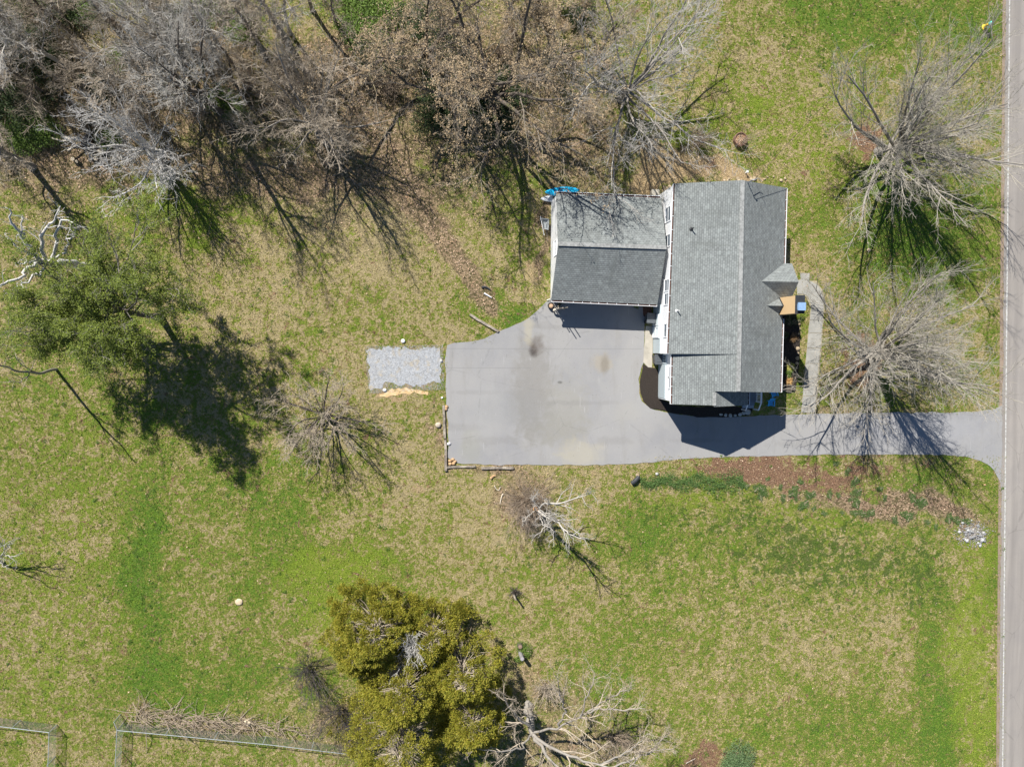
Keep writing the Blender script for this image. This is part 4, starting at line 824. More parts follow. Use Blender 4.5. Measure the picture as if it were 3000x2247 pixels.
for px, py, k, s in us:
    g = G(px, py); a = float(rg.uniform(0, 6.28))
    lab = ('dark' if k == 0 else 'fresh')+' green bush '+zone(px, py)+' of the undergrowth'
    if not fu[k]: fu[k] = 1; ub[k]['label'] = lab; ub[k].location = Vector(g.tolist()); ub[k].rotation_euler = (0, 0, a); ub[k].scale = (s,)*3
    else: dup(ub[k], g, a, s, lab)
tsp = [(x+rg.normal(0, 18), y+rg.normal(0, 18)) for x in range(0, 900, 120) for y in range(60, 420, 95) if not (200 < x < 380 and y > 360)]+[(1140, 250), (1300, 60), (1460, 170), (1560, 200), (1660, 180), (1720, 330), (1500, 110), (1090, 230)]
for i, (px, py) in enumerate(tsp):
    g = G(px, py); a = float(rg.uniform(0, 6.28)); s = float(rg.uniform(.6, 1.1)); k = i % 2; lab = ('brown' if k == 0 else 'tan')+' twiggy thicket '+zone(px, py)+' of the wood'
    if i < 2: tb[k]['label'] = lab; tb[k].location = Vector(g.tolist()); tb[k].scale = (s,)*3
    else: dup(tb[k], g, a, s, lab)

# custom limbed dead trees: limbs given by photo pixel + height
def limbs(defs, sides=7, seed=0, wig=.06):
    out = []; rg = np.random.default_rng(seed)
    for pts, r0, r1 in defs:
        P = np.array([G(*p) for p in pts]); k = 14; t = np.linspace(0, len(P)-1, k); i = np.minimum(t.astype(int), len(P)-2); w = (t-i)[:, None]; w = w*w*(3-2*w)*.5+w*.5
        Q = P[i]*(1-w)+P[i+1]*w; Q[1:] += rg.normal(0, wig, (k-1, 3)); out.append((Q[None], np.linspace(r0, r1, k)[None], sides))
    return out
def limbtree(name, loc, label, trunk_defs, limb_defs, mt, mc, seed, m2=7, m3=5, lr=.3, tw=.012, m4=0, cat='tree', wig=.06):
    t = thing(name, loc, label, cat); l = np.array(loc, float); tb_ = limbs(trunk_defs, 9, seed, wig); lb = limbs(limb_defs, 6, seed+1, wig); rg = np.random.default_rng(seed+2)
    V, Q = tubes(tb_+lb); npmesh('trunk', V-l, Q, mt, t, local=True)
    P = np.concatenate([b[0] for b in lb]); R = np.concatenate([b[1] for b in lb]); L = np.linalg.norm(P[:, -1]-P[:, 0], axis=1)
    P2, r2, L2 = child(P, R, L, m2, .2, 1, .75, rg, lr, 6, .2, .06, .022); R2 = taper(r2, 6, .3); P3, r3, L3 = child(P2, R2, L2, m3, .2, 1, .7, rg, .5, 4, .2, .05, .016); R3 = taper(np.maximum(r3, tw), 4, .5)
    cr = [(P2, R2, 5), (P3, R3, 3)]
    if m4: P4, r4, L4 = child(P3, R3, L3, m4, .2, 1, .6, rg, .6, 3, .2, .05, .012); cr.append((P4, taper(np.maximum(r4, tw*.8), 3, .6), 3))
    V, Q = tubes(cr); npmesh('crown', V-l, Q, mc, t, local=True); return t
# bleached snag at left
limbtree('dead_snag', G(283, 800), 'bleached white dead snag with crooked bare limbs at the left edge',
 [([(283,800,0),(258,782,1.6),(215,776,3.2),(165,770,5.2),(118,768,6.8)], .34, .22)],
 [([(118,768,6.8),(80,715,8.5),(40,660,9.5),(25,615,10.5)], .17, .04),([(130,765,6.6),(120,690,8.6),(160,645,9.6),(180,600,10.6)], .15, .03),([(150,768,6),(165,700,8),(175,640,9.5),(215,655,10.5)], .14, .03),
  ([(118,768,6.8),(70,800,8),(10,835,9),(-40,845,10)], .14, .03),([(125,768,6.8),(90,725,8.2),(60,690,8.8),(68,625,9.8)], .13, .03),([(118,768,6.8),(85,765,8),(45,775,8.8)], .1, .03),([(140,768,6),(180,745,7.4),(205,700,8.4),(222,690,9)], .1, .02),
  ([(130,770,6.4),(120,805,7.4),(60,835,8.2),(30,868,8.8)], .11, .03),([(100,745,7.6),(60,735,8.6),(15,685,9.4)], .09, .02)], B_WHITE, B_WHITE, 70, m2=6, m3=4, lr=.28, tw=.02, wig=.09)
limbtree('thin_dead_tree', G(165, 1082), 'thin dead pole-like tree with sparse side twigs leaning left, a long straight shadow beside it',
 [([(165,1082,0),(120,1092,2.6),(75,1092,4.8),(30,1080,6.8),(-40,1062,9.2)], .12, .04)], [([(110,1092,3),(70,1075,5),(40,1045,6.4),(20,1050,7.2)], .04, .015),([(85,1092,4.4),(60,1120,5.8),(30,1118,7)], .04, .015)], B_GREY, B_TAN, 73, m2=9, m3=4, lr=.5, tw=.010, wig=.04)
limbtree('broken_tree', G(1560, 1488), 'storm-broken bare tree below the driveway with two long pale limbs and a splintered orange top',
 [([(1560,1488,0),(1568,1490,1.3),(1572,1490,2.4)], .28, .24)],
 [([(1574,1490,2.2),(1600,1475,3.4),(1640,1478,4.6),(1700,1455,6),(1735,1443,7)], .10, .02),([(1574,1494,2.2),(1605,1515,4),(1640,1535,5.6),(1660,1562,6.8),(1710,1580,8.2)], .12, .025),([(1574,1500,2.2),(1600,1530,2.8),(1585,1560,3.2),(1560,1575,3.6)], .07, .02),
  ([(1574,1494,2.2),(1610,1512,4),(1650,1530,5.4),(1698,1566,6.6)], .06, .02),([(1574,1494,2.2),(1600,1500,4.2),(1640,1512,6)], .05, .015),([(1572,1485,2.3),(1562,1462,3),(1575,1440,3.6)], .06, .02),([(1572,1494,2.2),(1545,1515,2.8),(1528,1530,3.2)], .05, .02),([(1580,1505,2.4),(1588,1535,3),(1625,1555,3.6),(1612,1590,4)], .05, .02)], B_PALE, B_PALE, 76, m2=12, m3=6, lr=.36, tw=.010, m4=3, wig=.05)
o = MB(); g = G(1568, 1490, 2.4); rg2 = np.random.default_rng(3)
for i in range(7): a = rg2.uniform(0, 6.28); o.tube([g+(math.cos(a)*.12, math.sin(a)*.12, -.1), g+(math.cos(a)*.16+rg2.normal(0, .05), math.sin(a)*.16, rg2.uniform(.15, .5))], [.07, .015], 5)
bt = [x for x in bpy.data.objects if x.name == 'broken_tree'][0]; o.build('splintered_top', simple('fresh split wood', (.55, .28, .10), .8, .3), bt)
o = limbtree('sapling', G(-8, 1640), 'pale leafless sapling at the left edge of the lawn with a dark twig shadow', [([(-8,1640,0),(-14,1642,1)], .09, .07)], [([(-14,1642,1),(10,1618,2.2),(30,1590,3.4)], .05, .02),([(-14,1642,1),(15,1630,2),(45,1628,3)], .05, .02),([(-14,1642,1),(0,1650,2),(20,1655,3.2)], .04, .02),([(-14,1642,1),(-5,1610,2.4),(10,1580,3.8)], .04, .02)], B_PALE, B_PALE, 79, m2=6, m3=5, lr=.4, tw=.010, m4=2)
# trees at bottom with lichen-pale limbs
limbtree('fallen_limbed_tree', G(1560, 2085), 'large bare tree with thick pale bent limbs at the bottom edge, right of the cedars',
 [([(1545,2060,0),(1552,2110,1.5),(1562,2150,2.6)], .34, .28)],
 [([(1562,2150,2.6),(1625,2195,4.2),(1700,2225,5.6),(1800,2255,7),(1900,2262,8)], .15, .04),([(1560,2150,2.6),(1600,2215,4),(1660,2260,5)], .17, .08),([(1562,2145,2.6),(1640,2130,4),(1700,2100,5.6),(1720,2040,7),(1740,1980,8)], .11, .02),
  ([(1640,2130,4),(1655,2080,5.4),(1640,2030,6.6),(1630,1980,7.6)], .1, .025),([(1700,2095,5.6),(1760,2075,6.6),(1830,2080,7.6),(1890,2075,8.6)], .09, .02),([(1690,2105,5.2),(1780,2050,6.8),(1850,2010,8.2)], .08, .02),([(1562,2140,2.6),(1520,2105,4),(1490,2070,5.2),(1470,2030,6.4)], .13, .03),
  ([(1560,2150,2.6),(1530,2190,4),(1480,2200,5),(1400,2195,6)], .1, .03),([(1760,2240,6.4),(1850,2190,7.8),(1900,2150,9)], .09, .02),([(1800,2250,7),(1900,2205,8.2),(1960,2150,9.4)], .08, .02),([(1840,2255,7.4),(1880,2200,8.6),(1970,2195,9.6)], .07, .02)], B_GREY, B_TAN, 82, m2=12, m3=7, lr=.42, tw=.010, m4=4, wig=.08)
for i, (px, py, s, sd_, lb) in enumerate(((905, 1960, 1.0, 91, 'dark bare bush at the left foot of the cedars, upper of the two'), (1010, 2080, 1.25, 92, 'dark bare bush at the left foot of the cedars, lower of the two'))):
    twig_bush(sd_, 3.1*s, B_DKTWIG, lb, G(px, py), n=30, ang=1.15, tw=.010)
twig_bush(93, 2.3, B_WHITE, 'bleached grey dead twigs standing between the upper and lower cedars', G(1215, 1835), n=30, ang=.75, name='dead_bush', tw=.016).location.z = 3.4
twig_bush(94, 1.9, B_WHITE, 'white dead branches in the hollow of the top cedar', G(1150, 1880), n=9, ang=1.1, name='dead_bush', tw=.012).location.z = 2.6
twig_bush(95, 3.0, B_BROWN, 'reddish brown bare thicket between the driveway and the broken tree', G(1535, 1468), n=90, ang=1.2, tw=.008)
twig_bush(96, 2.0, B_TAN, 'straw-coloured bare thicket on the lawn right of the lowest cedar', G(1600, 2010), n=26, ang=1.2)
twig_bush(97, 2.1, B_BROWN, 'low brown twiggy bush near the red soil at the bottom edge', G(1800, 2160), n=30, ang=1.3)
twig_bush(98, 1.7, B_BROWN, 'bare brown shrub beside the yellow-green bush above the house', G(2040, 425), n=34, ang=1.1)
leafy_bush(65, .9, 1.3, 2200, .05, L_YG, 'bright yellow-green upright bush above the north wall of the house', G(1993, 415), stem=B_BROWN)
leafy_bush(66, 2.5, 1.1, 13000, .065, leafmat('juniper green', ((.14, .22, .09), (.08, .14, .06), (.22, .31, .14)), 2), 'wide green spreading shrub cut by the bottom edge beside red soil', G(2140, 2243), name='evergreen_shrub')
# leafy evergreen pair at left with long dark shadows
L_HOL = leafmat('olive green leaves', ((.15, .20, .03), (.085, .12, .022), (.25, .29, .045)), 1.0)
def leafy_tree(seed, loc, H, label, rz, n_per=14, size=.07, **kw):
    a = dict(H=H, trunk=.26, ht=.55, nl=13, spread=1.0, lr=.50, m2=8, m3=6, m4=3, wob=.15, up=.04, tw=.011, t0=.42, dang=.3, tf=.2); a.update(kw)
    T = baretree(seed, **a); rg = np.random.default_rng(seed); tips = T[2].reshape(-1, 3); tips = tips[rg.uniform(0, 1, len(tips)) < .55]
    return tree_obj('leafy_tree', loc, label, 'tree', T, B_DARK, B_GREY, rz, extra=[('foliage', leaves(tips, size, rg, n_per, .13), L_HOL)])
leafy_tree(141, G(470, 930), 15.8, 'tall olive-leaved tree left of the lawn, the right and larger of a leafy pair', .5)
leafy_tree(143, G(365, 930), 12, 'olive-leaved tree overlapping the white dead snag, the left of a leafy pair', 2.0)
# cedars
L_CED = leafmat('cedar sprays', ((.26, .26, .028), (.155, .175, .022), (.40, .33, .05)), .8, .2)
def cedar(seed, px, py, R, H, label, n=26000):
    n = int(n*1.4); rg = np.random.default_rng(seed); g = G(px, py); t = thing('cedar_tree', g, label, 'tree')
    P = grow(np.zeros((1, 3)), np.array([[0, 0, 1.]]), np.array([H*.92]), 8, rg, .03, .05); npmesh('trunk', *tubes([(P, taper(np.array([.24]), 8, .15), 8)]), B_DARK, t, local=True)
    nb = int(80+R*R*5.5); hz = rg.uniform(0, 1, nb)**.8; az = np.arange(nb)*2.39996+rg.normal(0, .25, nb); w = 1+.10*np.sin(3*az+seed)+.08*np.sin(5*az+seed*2)
    prof = R*np.clip((1-hz)**.55, .06, 1)*rg.uniform(.82, 1.04, nb)*w; z = H*(.08+.84*hz); lc = np.stack([np.cos(az)*prof, np.sin(az)*prof, z], -1); lr = rg.uniform(.26, .50, nb)*(R/4)**.5*(1.15-.4*hz)
    k = rg.choice(nb, n, p=lr**2/np.sum(lr**2)); d0 = norm(rg.normal(0, 1, (n, 3))+np.array([0, 0, .45])+.5*norm(lc[k]*np.array([1, 1, 0]))); rr = rg.uniform(.45, 1.15, n)*(1+.25*np.sin(d0[:, 0]*9+k)*np.sin(d0[:, 1]*8+k*2))
    C = lc[k]+d0*(lr[k]*rr)[:, None]*np.array([1.15, 1.15, .95]); out = norm(lc[k]*np.array([1, 1, 0])+1e-3)
    d = norm(d0*.7+out*.5+rg.normal(0, .35, (n, 3))+np.array([0, 0, .25])); s = rg.uniform(.05, .125, n)[:, None]; sd2 = norm(np.cross(d, rg.normal(0, 1, (n, 3))))
    V = np.stack([C-d*s*.6, C-sd2*s*.3, C+d*s, C+sd2*s*.3], 1).reshape(-1, 3); base = np.stack([0*az, 0*az, z-prof*.12], -1); br = np.stack([base+(lc-base)*q for q in (0, .25, .5, .72)], 1)
    c = npmesh('crown', V, np.arange(4*n).reshape(-1, 4), L_CED, t, local=True); npmesh('branches', *tubes([(br, taper(np.full(nb, .045), 4, .3), 4)]), B_TAN, c, local=True); return t
cedar(151, 1110, 1800, 3.7, 8.0, 'round olive cedar at the top of the cedar clump', 42000)
cedar(152, 1268, 1822, 2.8, 6.5, 'smaller olive cedar at the upper right of the cedar clump', 18000)
cedar(153, 1195, 1945, 4.2, 8.8, 'yellow-tipped cedar in the middle of the clump below the bleached twigs', 34000)
cedar(154, 1350, 1905, 4.0, 7.8, 'cedar on the right side of the clump facing the open lawn', 28000)
cedar(155, 1375, 2045, 3.6, 7.2, 'cedar at the lower right of the clump beside the bare limbed tree', 24000)
cedar(156, 1180, 2090, 5.0, 8.4, 'broad cedar cut by the bottom edge of the picture', 34000)
cedar(157, 1055, 1860, 2.8, 5.8, 'low darker cedar on the left flank of the clump', 14000)
# ------------------------------------------------------------------ small things
MBLK = simple('black plastic', (.035, .038, .042), .45, .15, spec=.5); MTAN = simple('weathered plank', (.40, .33, .24), .9, .3, 5); MWD = NT('weathered timber')
gr = MWD.noise(3, 5, .7, vec=MWD.scale(MWD.P(True), (1, 1, 1))); MWD = MWD.done(MWD.mix(MWD.step(gr, .35, .7), (.17, .145, .12), (.42, .37, .30)), .95)
def timber(p, q, label, w=.2, h=.18, zl=.1):
    a, b = G(*p, zl), G(*q, zl); t = thing('landscape_timber', (a+b)/2-(0, 0, zl), label, 'timber')
    mb = MB(); k = 7; rg = np.random.default_rng(int(p[0])); d = (b-a)/k; pr = None
    pts = np.array([a+d*i+rg.normal(0, .012, 3) for i in range(k+1)])
    for i in range(k): mb.beam(pts[i], pts[i+1]+d*.004, w*rg.uniform(.93, 1.05), h*rg.uniform(.95, 1.03))
    mb.build('beam', MWD, t)
    for u in (.12, .88):
        c = a+(b-a)*u; MB().lathe((c[0], c[1], zl+h/2-.005), [(.018, 0), (.018, .02), (.008, .026)], 8).build('spike', MCH, t)
    return t
timber((1376,922), (1459,971), 'single grey timber lying askew in the grass above the driveway corner')
timber((1299,1187), (1303,1285), 'upper of two upright grey timbers along the left edge of the driveway')
timber((1305,1288), (1306,1379), 'lower of two upright grey timbers along the left edge of the driveway')
timber((1311,1368), (1392,1366), 'left, more rotten timber along the bottom left edge of the driveway', .17, .14, .08)
timber((1410,1371), (1505,1370), 'right, longer timber along the bottom left edge of the driveway')
def oneboard(p, q, label, mat, w=.1, h=.06, bend=0.0, name='branch_piece', cat='branch'):
    a, b = G(*p, .08), G(*q, .06); t = np.linspace(0, 1, 7)[:, None]; P = a+(b-a)*t+np.array([0, bend, 0])*np.sin(t*3.14)
    return tag(MB().tube(P, np.linspace(w, w*.6, 7)/1.0*.5, 6).build(name, mat), label, cat)
mco = simple('cut wood', (.45, .29, .16), .85, .25, 6); mbn = simple('bark-stripped wood', (.62, .55, .44), .85, .2, 5)
oneboard((1437,1402), (1452,1394), 'short orange chunk of split wood below the driveway timbers', mco, .22, .1, .1, 'wood_chunk', 'wood')
oneboard((1448,1422), (1460,1436), 'upper pale stick lying left of the broken tree', mbn, .08, .1, -.1); oneboard((1466,1426), (1461,1437), 'short pale stick touching another left of the broken tree', mbn, .07)
oneboard((1475,1447), (1465,1476), 'curved pale branch stub lying left of the reddish thicket', mbn, .13, .1, .25)
oneboard((2010,2235), (2037,2221), 'white stick on the red soil at the bottom edge', mbn, .07)
oneboard((1411,842), (1436,849), 'black curved scrap lying by the leafy trail', MBLK, .2, .05, .12, 'plastic_scrap', 'scrap'); oneboard((1418,859), (1440,872), 'white board scrap lying by the leafy trail', MTRIM, .14, .05, 0, 'board', 'board')
for i, (px, py) in enumerate(((1318,1350),(1327,1346),(1333,1352),(1319,1359),(1329,1358),(1308,1192),(1306,1198))):
    rock(px, py, .16, 'orange stone heaped inside the corner of the driveway timbers' if i < 5 else 'orange stone at the top end of the upright timbers', 'orange stones by the driveway timbers' if i < 5 else 'orange stones at the timber end', mco, squash=.7)
rock(1284, 1245, .26, 'round pale boulder on the grass left of the upright timbers', None, simple('pale boulder', (.46, .39, .31), .9, .1)); rock(1315, 1300, .17, 'narrow white stone wedged between timber and driveway', None, simple('white stone', (.6, .58, .58), .9, .1))
rock(1293, 1057, .13, 'small white block at the right end of the gravel pad', None, simple('off-white block', (.45, .45, .44), .9)); rock(1295, 1165, .1, 'white stone above the upright timbers', None, MTRIM); rock(1127, 1143, .16, 'white flat block at the lower left of the gravel pad', None, MTRIM)
rock(1858, 408, .16, 'lone white stone in the leaves under the silver-grey tree', None, MTRIM); rock(2545, 733, .2, 'tan stone on the lawn between the two roadside trees', None, mst); rock(700, 1763, .32, 'bright sandstone lump alone on the open lawn at lower left', None, simple('bright sandstone', (.55, .45, .30), .9, .1), squash=.3)
rock(2885, 1420, .12, 'orange chunk on the grass by the driveway mouth', None, mco); rock(725, 2117, .3, 'cream stone by the brush along the fence', None, simple('cream stone', (.7, .6, .42), .9), squash=.4)
rgk = np.random.default_rng(51); mwh = simple('white quarry stone', (.22, .22, .22), .9, .15, 4)
for i in range(60):
    a = rgk.uniform(0, 6.28); r = rgk.uniform(0, 1)**.6; px = 2852+46*r*math.cos(a)*.95; py = 1562+36*r*math.sin(a)+(8 if px > 2850 else -6)
    rock(px, py, rgk.uniform(.07, .17), 'whitish quarry stone in the loose pile beside the road', 'stones of the pile beside the road', mwh if i % 3 else mstg, z=.0 if r > .4 else .08)
pr_ = rgk.normal(0, 1, (900, 2)); w0 = G(2848, 1562)
tag(shards('rubble', np.stack([w0[0]+pr_[:, 0]*.75, w0[1]+pr_[:, 1]*.5], -1), .05, simple('grey rubble', (.30, .28, .26), .9, .4, 5), .03, .6, 8), 'small grey rubble between the whitish stones beside the road', 'rubble', kind='stuff')
# septic-like lid beside the gravel
g = G(1181, 999); t = thing('oval_lid', g, 'small white oval lid on the grass above the gravel pad', 'lid'); MB().lathe((g[0], g[1], 0), [(.17, 0), (.17, .10), (.13, .16), (.0, .17)], 18).build('cover', MTRIM, t); MB().tube([g+(-.05, .0, .17), g+(-.03, 0, .21), g+(.05, 0, .21), g+(.06, 0, .17)], .014, 6).build('handle', simple('grey handle', (.3, .3, .3)), t)
g = G(2184, 507); t = thing('vent_cap', g, 'small white capped pipe standing on bare soil above the house ridge', 'vent'); MB().lathe((g[0], g[1], 0), [(.05, 0), (.05, .35)], 10).build('pipe', MTRIM, t); MB().lathe((g[0], g[1], .35), [(.10, 0), (.11, .08), (.05, .14)], 12).build('cap', MTRIM, t)
# hydrant
g = G(2883, 81); t = thing('fire_hydrant', g, 'yellow fire hydrant with teal bonnet on the grass near the road', 'hydrant'); MY = simple('hydrant yellow', (.80, .55, .04), .45, .1, spec=.5); MTL = simple('hydrant teal', (.08, .52, .45), .45, .1, spec=.5)
MB().lathe((g[0], g[1], 0), [(.24, 0), (.24, .05), (.15, .08), (.14, .62), (.19, .66), (.19, .72)], 16).build('barrel', MY, t, smooth=False); MB().lathe((g[0], g[1], .72), [(.19, 0), (.20, .04), (.17, .14), (.10, .22), (.05, .24), (.05, .30)], 16).build('bonnet', MTL, t)
for ax_ in ((1, 0), (-1, 0), (0, -1)): a = g+(ax_[0]*.12, ax_[1]*.12, .5); MB().tube([a, a+(ax_[0]*.12, ax_[1]*.12, 0)], .07 if ax_[1] == 0 else .09, 10).build('outlet', MTL if ax_[1] else MY, t)
# kayaks stacked against the garage rear corner
def kayak(a, b, w, m, label, z, hull=.3, tilt=0.0):
    a, b = np.array([*a, z]), np.array([*b, z]); L = np.linalg.norm(b-a); u = (b-a)/L; s = np.array([-u[1], u[0], 0]); k = 17; n = 14; V = []
    for i in range(k):
        q = i/(k-1); r = max(.02, (math.sin(math.pi*q))**.6)*w/2; up = .16*(2*q-1)**4
        for j in range(n):
            an = 2*math.pi*j/n; V.append(a+u*L*q+s*math.cos(an)*r*(1+.0)+np.array([0, 0, up+hull/2+math.sin(an)*hull/2*(.55 if math.sin(an) > 0 else 1)*min(1, r/w*3.2)])+np.array([0, 0, tilt*math.cos(an)*r]))
    t = thing('kayak', (a+b)/2-(0, 0, z), label, 'kayak'); mb = MB(); mb.add(V, [(i*n+j, i*n+(j+1) % n, (i+1)*n+(j+1) % n, (i+1)*n+j) for i in range(k-1) for j in range(n)]+[tuple(range(n))[::-1], tuple((k-1)*n+j for j in range(n))]); mb.build('hull', m, t, smooth=True)
    c = a+u*L*.52; V = []; n2 = 20
    for r, zz in ((1.0, .27), (1.08, .30), (.92, .30), (.86, .245)): V += [c+u*.42*r*math.cos(6.283*i/n2)+s*w*.30*r*math.sin(6.283*i/n2)+np.array([0, 0, zz+tilt*w*.3*math.sin(6.283*i/n2)]) for i in range(n2)]
    mb = MB(); mb.add(V, [(r*n2+i, r*n2+(i+1) % n2, (r+1)*n2+(i+1) % n2, (r+1)*n2+i) for r in range(3) for i in range(n2)]); mb.build('cockpit_rim', MBLK, t); mb = MB(); mb.add(V[-n2:], [tuple(range(n2))]); mb.build('seat', MBLK, t)
    for q in (.13, .87): p = a+u*L*q; MB().tube([p+(0, 0, .33)-u*.06, p+(0, 0, .37), p+(0, 0, .33)+u*.06], .014, 6).build('carry_handle', MBLK, t)
p = G(1591, 570); kayak((p[0], p[1]), (p[0]+3.0, p[1]+.28), .72, simple('bright blue plastic', (.01, .42, .72), .3, .12, 2, spec=.6), 'bright blue kayak behind the garage, only its nose showing past the corner', .55, .34, .15)
p = G(1581, 584); kayak((p[0], p[1]-.05), (p[0]+2.9, p[1]+.22), .66, simple('white plastic hull', (.62, .64, .66), .35, .06, spec=.5), 'white kayak lying under the blue one at the garage corner', .08, .30)
# wheelbarrow on its side
g = G(1588, 662); t = thing('wheelbarrow', g, 'grey wheelbarrow tipped beside the garage wall on leaves, handles pointing down the picture', 'wheelbarrow')
mb = MB(); top = [(-.25, .55), (.34, .50), (.30, -.42), (-.12, -.35)]; bot = [(-.12, .35), (.2, .32), (.17, -.22), (-.04, -.2)]
V = [(g[0]+.18+a, g[1]+b, .50) for a, b in top]+[(g[0]+.18+a, g[1]+b, .22) for a, b in bot]+[(g[0]+.18+a*.93, g[1]+b*.93, .50) for a, b in top]+[(g[0]+.18+a*.93, g[1]+b*.93, .26) for a, b in bot]
mb.add(V, [(0, 1, 5, 4), (1, 2, 6, 5), (2, 3, 7, 6), (3, 0, 4, 7), (4, 5, 6, 7), (8, 12, 13, 9), (9, 13, 14, 10), (10, 14, 15, 11), (11, 15, 12, 8), (12, 15, 14, 13), (0, 8, 9, 1), (1, 9, 10, 2), (2, 10, 11, 3), (3, 11, 8, 0)]); mb.build('tray', simple('grey tray', (.26, .28, .29), .5, .15), t)
wc = g+(-.12, .52, .2); V = []; mb = MB(); an = np.linspace(0, 6.283, 17)[:-1]; ring = [wc+(0.05*math.sin(a), .0, 0)+np.array([0, math.cos(a)*.19, math.sin(a)*.19]) for a in an]; mb.tube(ring+[ring[0]], .05, 7); wh = mb.build('wheel', MBLK, t); MB().tube([wc-(.06, 0, 0), wc+(.06, 0, 0)], .07, 10).build('rim', MTRIM, wh)
MB().tube([g+(-.18, .72, .30), g+(.0, -.2, .38), g+(.12, -.85, .45)], .028, 7).build('handle', simple('pale steel tube', (.62, .64, .66), .5, .05), t); MB().tube([g+(.34, .4, .22), g+(.36, -.5, .3), g+(.42, -1.35, .36)], .022, 7).build('handle', MBLK, t)
# planter and post cluster at the garage corner
g = G(1612, 896); t = thing('barrel_planter', g, 'half-barrel planter of tan soil at the lower left garage corner', 'planter'); MB().lathe((g[0], g[1], 0), [(.2, 0), (.26, .25), (.24, .42), (.20, .42), (.19, .34), (0, .34)], 18).build('barrel', simple('dark staves', (.05, .045, .04), .8, .3, 8), t); MB().lathe((g[0], g[1], .345), [(.19, 0), (.1, .03), (.0, .04)], 14).build('soil', simple('tan planter soil', (.50, .34, .22), .95, .3, 12), t); MB().lathe((g[0], g[1], .12), [(.245, 0), (.25, .03)], 18).build('hoop', MCH, t)
gp_ = G(1632, 905); 
for i, (dx, dy, h, lb) in enumerate(((-.28, .08, 2.3, 'left'), (.02, -.06, 2.75, 'middle'), (.42, -.02, 2.65, 'right'))): tag(MB().tube([gp_+(dx, dy, 0), gp_+(dx+.01, dy, h*.5), gp_+(dx, dy+.01, h)], [.05, .045, .04], 8).build('wooden_pole', MWD), lb+' of three tall upright wooden poles standing at the garage corner', 'pole')
P = np.array([gp_+(-.35, -.15, .5), gp_+(-.05, .02, .8), gp_+(.3, .0, .95), gp_+(.75, .12, 1.0)]); t = thing('driftwood', gp_, 'bent pale driftwood limb propped among poles at the garage corner', 'driftwood'); MB().tube(P, [.11, .08, .06, .05], 8).build('limb', mbn, t); MB().tube([P[0], P[0]+(.05, -.15, -.2), P[0]+(.12, -.18, -.5)], [.09, .07, .06], 8).build('foot', MWD, t)
leafy_bush(67, .22, .35, 260, .045, L_MID, 'small green potted plant in shade near the right end of the garage doors', G(1862, 898), name='potted_plant', cat='plant'); leafy_bush(68, .35, .45, 380, .045, L_DK, 'dark green plant in shade behind the wooden poles', G(1638, 888), name='potted_plant', cat='plant')
# trash carts
def cart(px, py, label, rz, m=MBLK):
    g = G(px, py); t = thing('trash_cart', g, label, 'trash cart'); t['_rot'] = 1; w, d, h = .36, .40, 1.02
    mb = MB(); mb.add([(-w*.8, -d*.8, .08), (w*.8, -d*.8, .08), (w*.8, d*.7, .08), (-w*.8, d*.7, .08), (-w, -d, h), (w, -d, h), (w, d, h), (-w, d, h)], [(0, 3, 2, 1), (4, 5, 6, 7), (0, 1, 5, 4), (1, 2, 6, 5), (2, 3, 7, 6), (3, 0, 4, 7)]); mb.build('bin', m, t)
    mb = MB(); mb.add([(-w-.04, -d-.05, h), (w+.04, -d-.05, h), (w+.04, d+.03, h), (-w-.04, d+.03, h), (-w-.02, -d-.03, h+.05), (w+.02, -d-.03, h+.05), (w+.02, d, h+.09), (-w-.02, d, h+.09)], [(0, 3, 2, 1), (4, 5, 6, 7), (0, 1, 5, 4), (1, 2, 6, 5), (2, 3, 7, 6), (3, 0, 4, 7)]); mb.box((-.2, -.22, h+.07), (.2, .18, h+.095)); ld = mb.build('lid', simple('dark grey lid', (.085, .095, .105), .45, .12, spec=.5), t)
    for s in (-1, 1): MB().tube([(s*.30-.03, d*.72, .13), (s*.30+.03, d*.72, .13)], .13, 14).build('wheel', MCH, t)
    MB().tube([(-.28, d+.02, h-.03), (-.28, d+.12, h), (.28, d+.12, h), (.28, d+.02, h-.03)], .02, 6).build('handle', m, t); t.rotation_euler = (0, 0, rz); del t['_rot']; return t
cart(1921, 1052, 'black wheeled trash cart in the sun on the concrete strip by the side door', .05); cart(1898, 934, 'black wheeled trash cart in the garage shadow at the top of the concrete strip', 3.1)
g = G(1914, 572); t = thing('utility_box', g, 'square pale concrete box against the rear wall of the garage', 'utility box'); MB().box((g[0]-.3, g[1]-.35, 0), (g[0]+.3, g[1]+.3, .6)).build('housing', MCONC, t); MB().box((g[0]-.34, g[1]-.39, .602), (g[0]+.34, g[1]+.34, .66)).build('lid', MCONC, t)
# lawn chairs
MCB = simple('bright blue chair plastic', (.06, .42, .80), .4, .08, spec=.5)
def chair(px, py, rz, label, first=[]):
    g = G(px, py)
    if first: return dup(first[0], g, rz, .8, label)
    t = thing('lawn_chair', (0, 0, 0), label, 'chair'); first.append(t); mb = MB()
    for i in range(6): mb.box((-.26, -.3+i*.085, .33-i*.012), (.26, -.3+i*.085+.07, .36-i*.012))
    mb.build('seat', MCB, t); mb = MB()
    for i in range(6): mb.beam((-.22+i*.088, .2, .28), (-.26+i*.104, .55, .95), .075, .025, (0, 1, .4))
    mb.build('backrest', MCB, t)
    for s in (-1, 1): MB().box((s*.33-.06, -.35, .52), (s*.33+.06, .3, .55)).build('armrest', MCB, t)
    for sx in (-1, 1):
        for y in (-.3, .22): MB().box((sx*.3-.03, y-.03, 0), (sx*.3+.03, y+.03, .519)).build('leg', MCB, t)
    t.location = Vector(g.tolist()); t.rotation_euler = (0, 0, rz); t.scale = (.8,)*3; return t
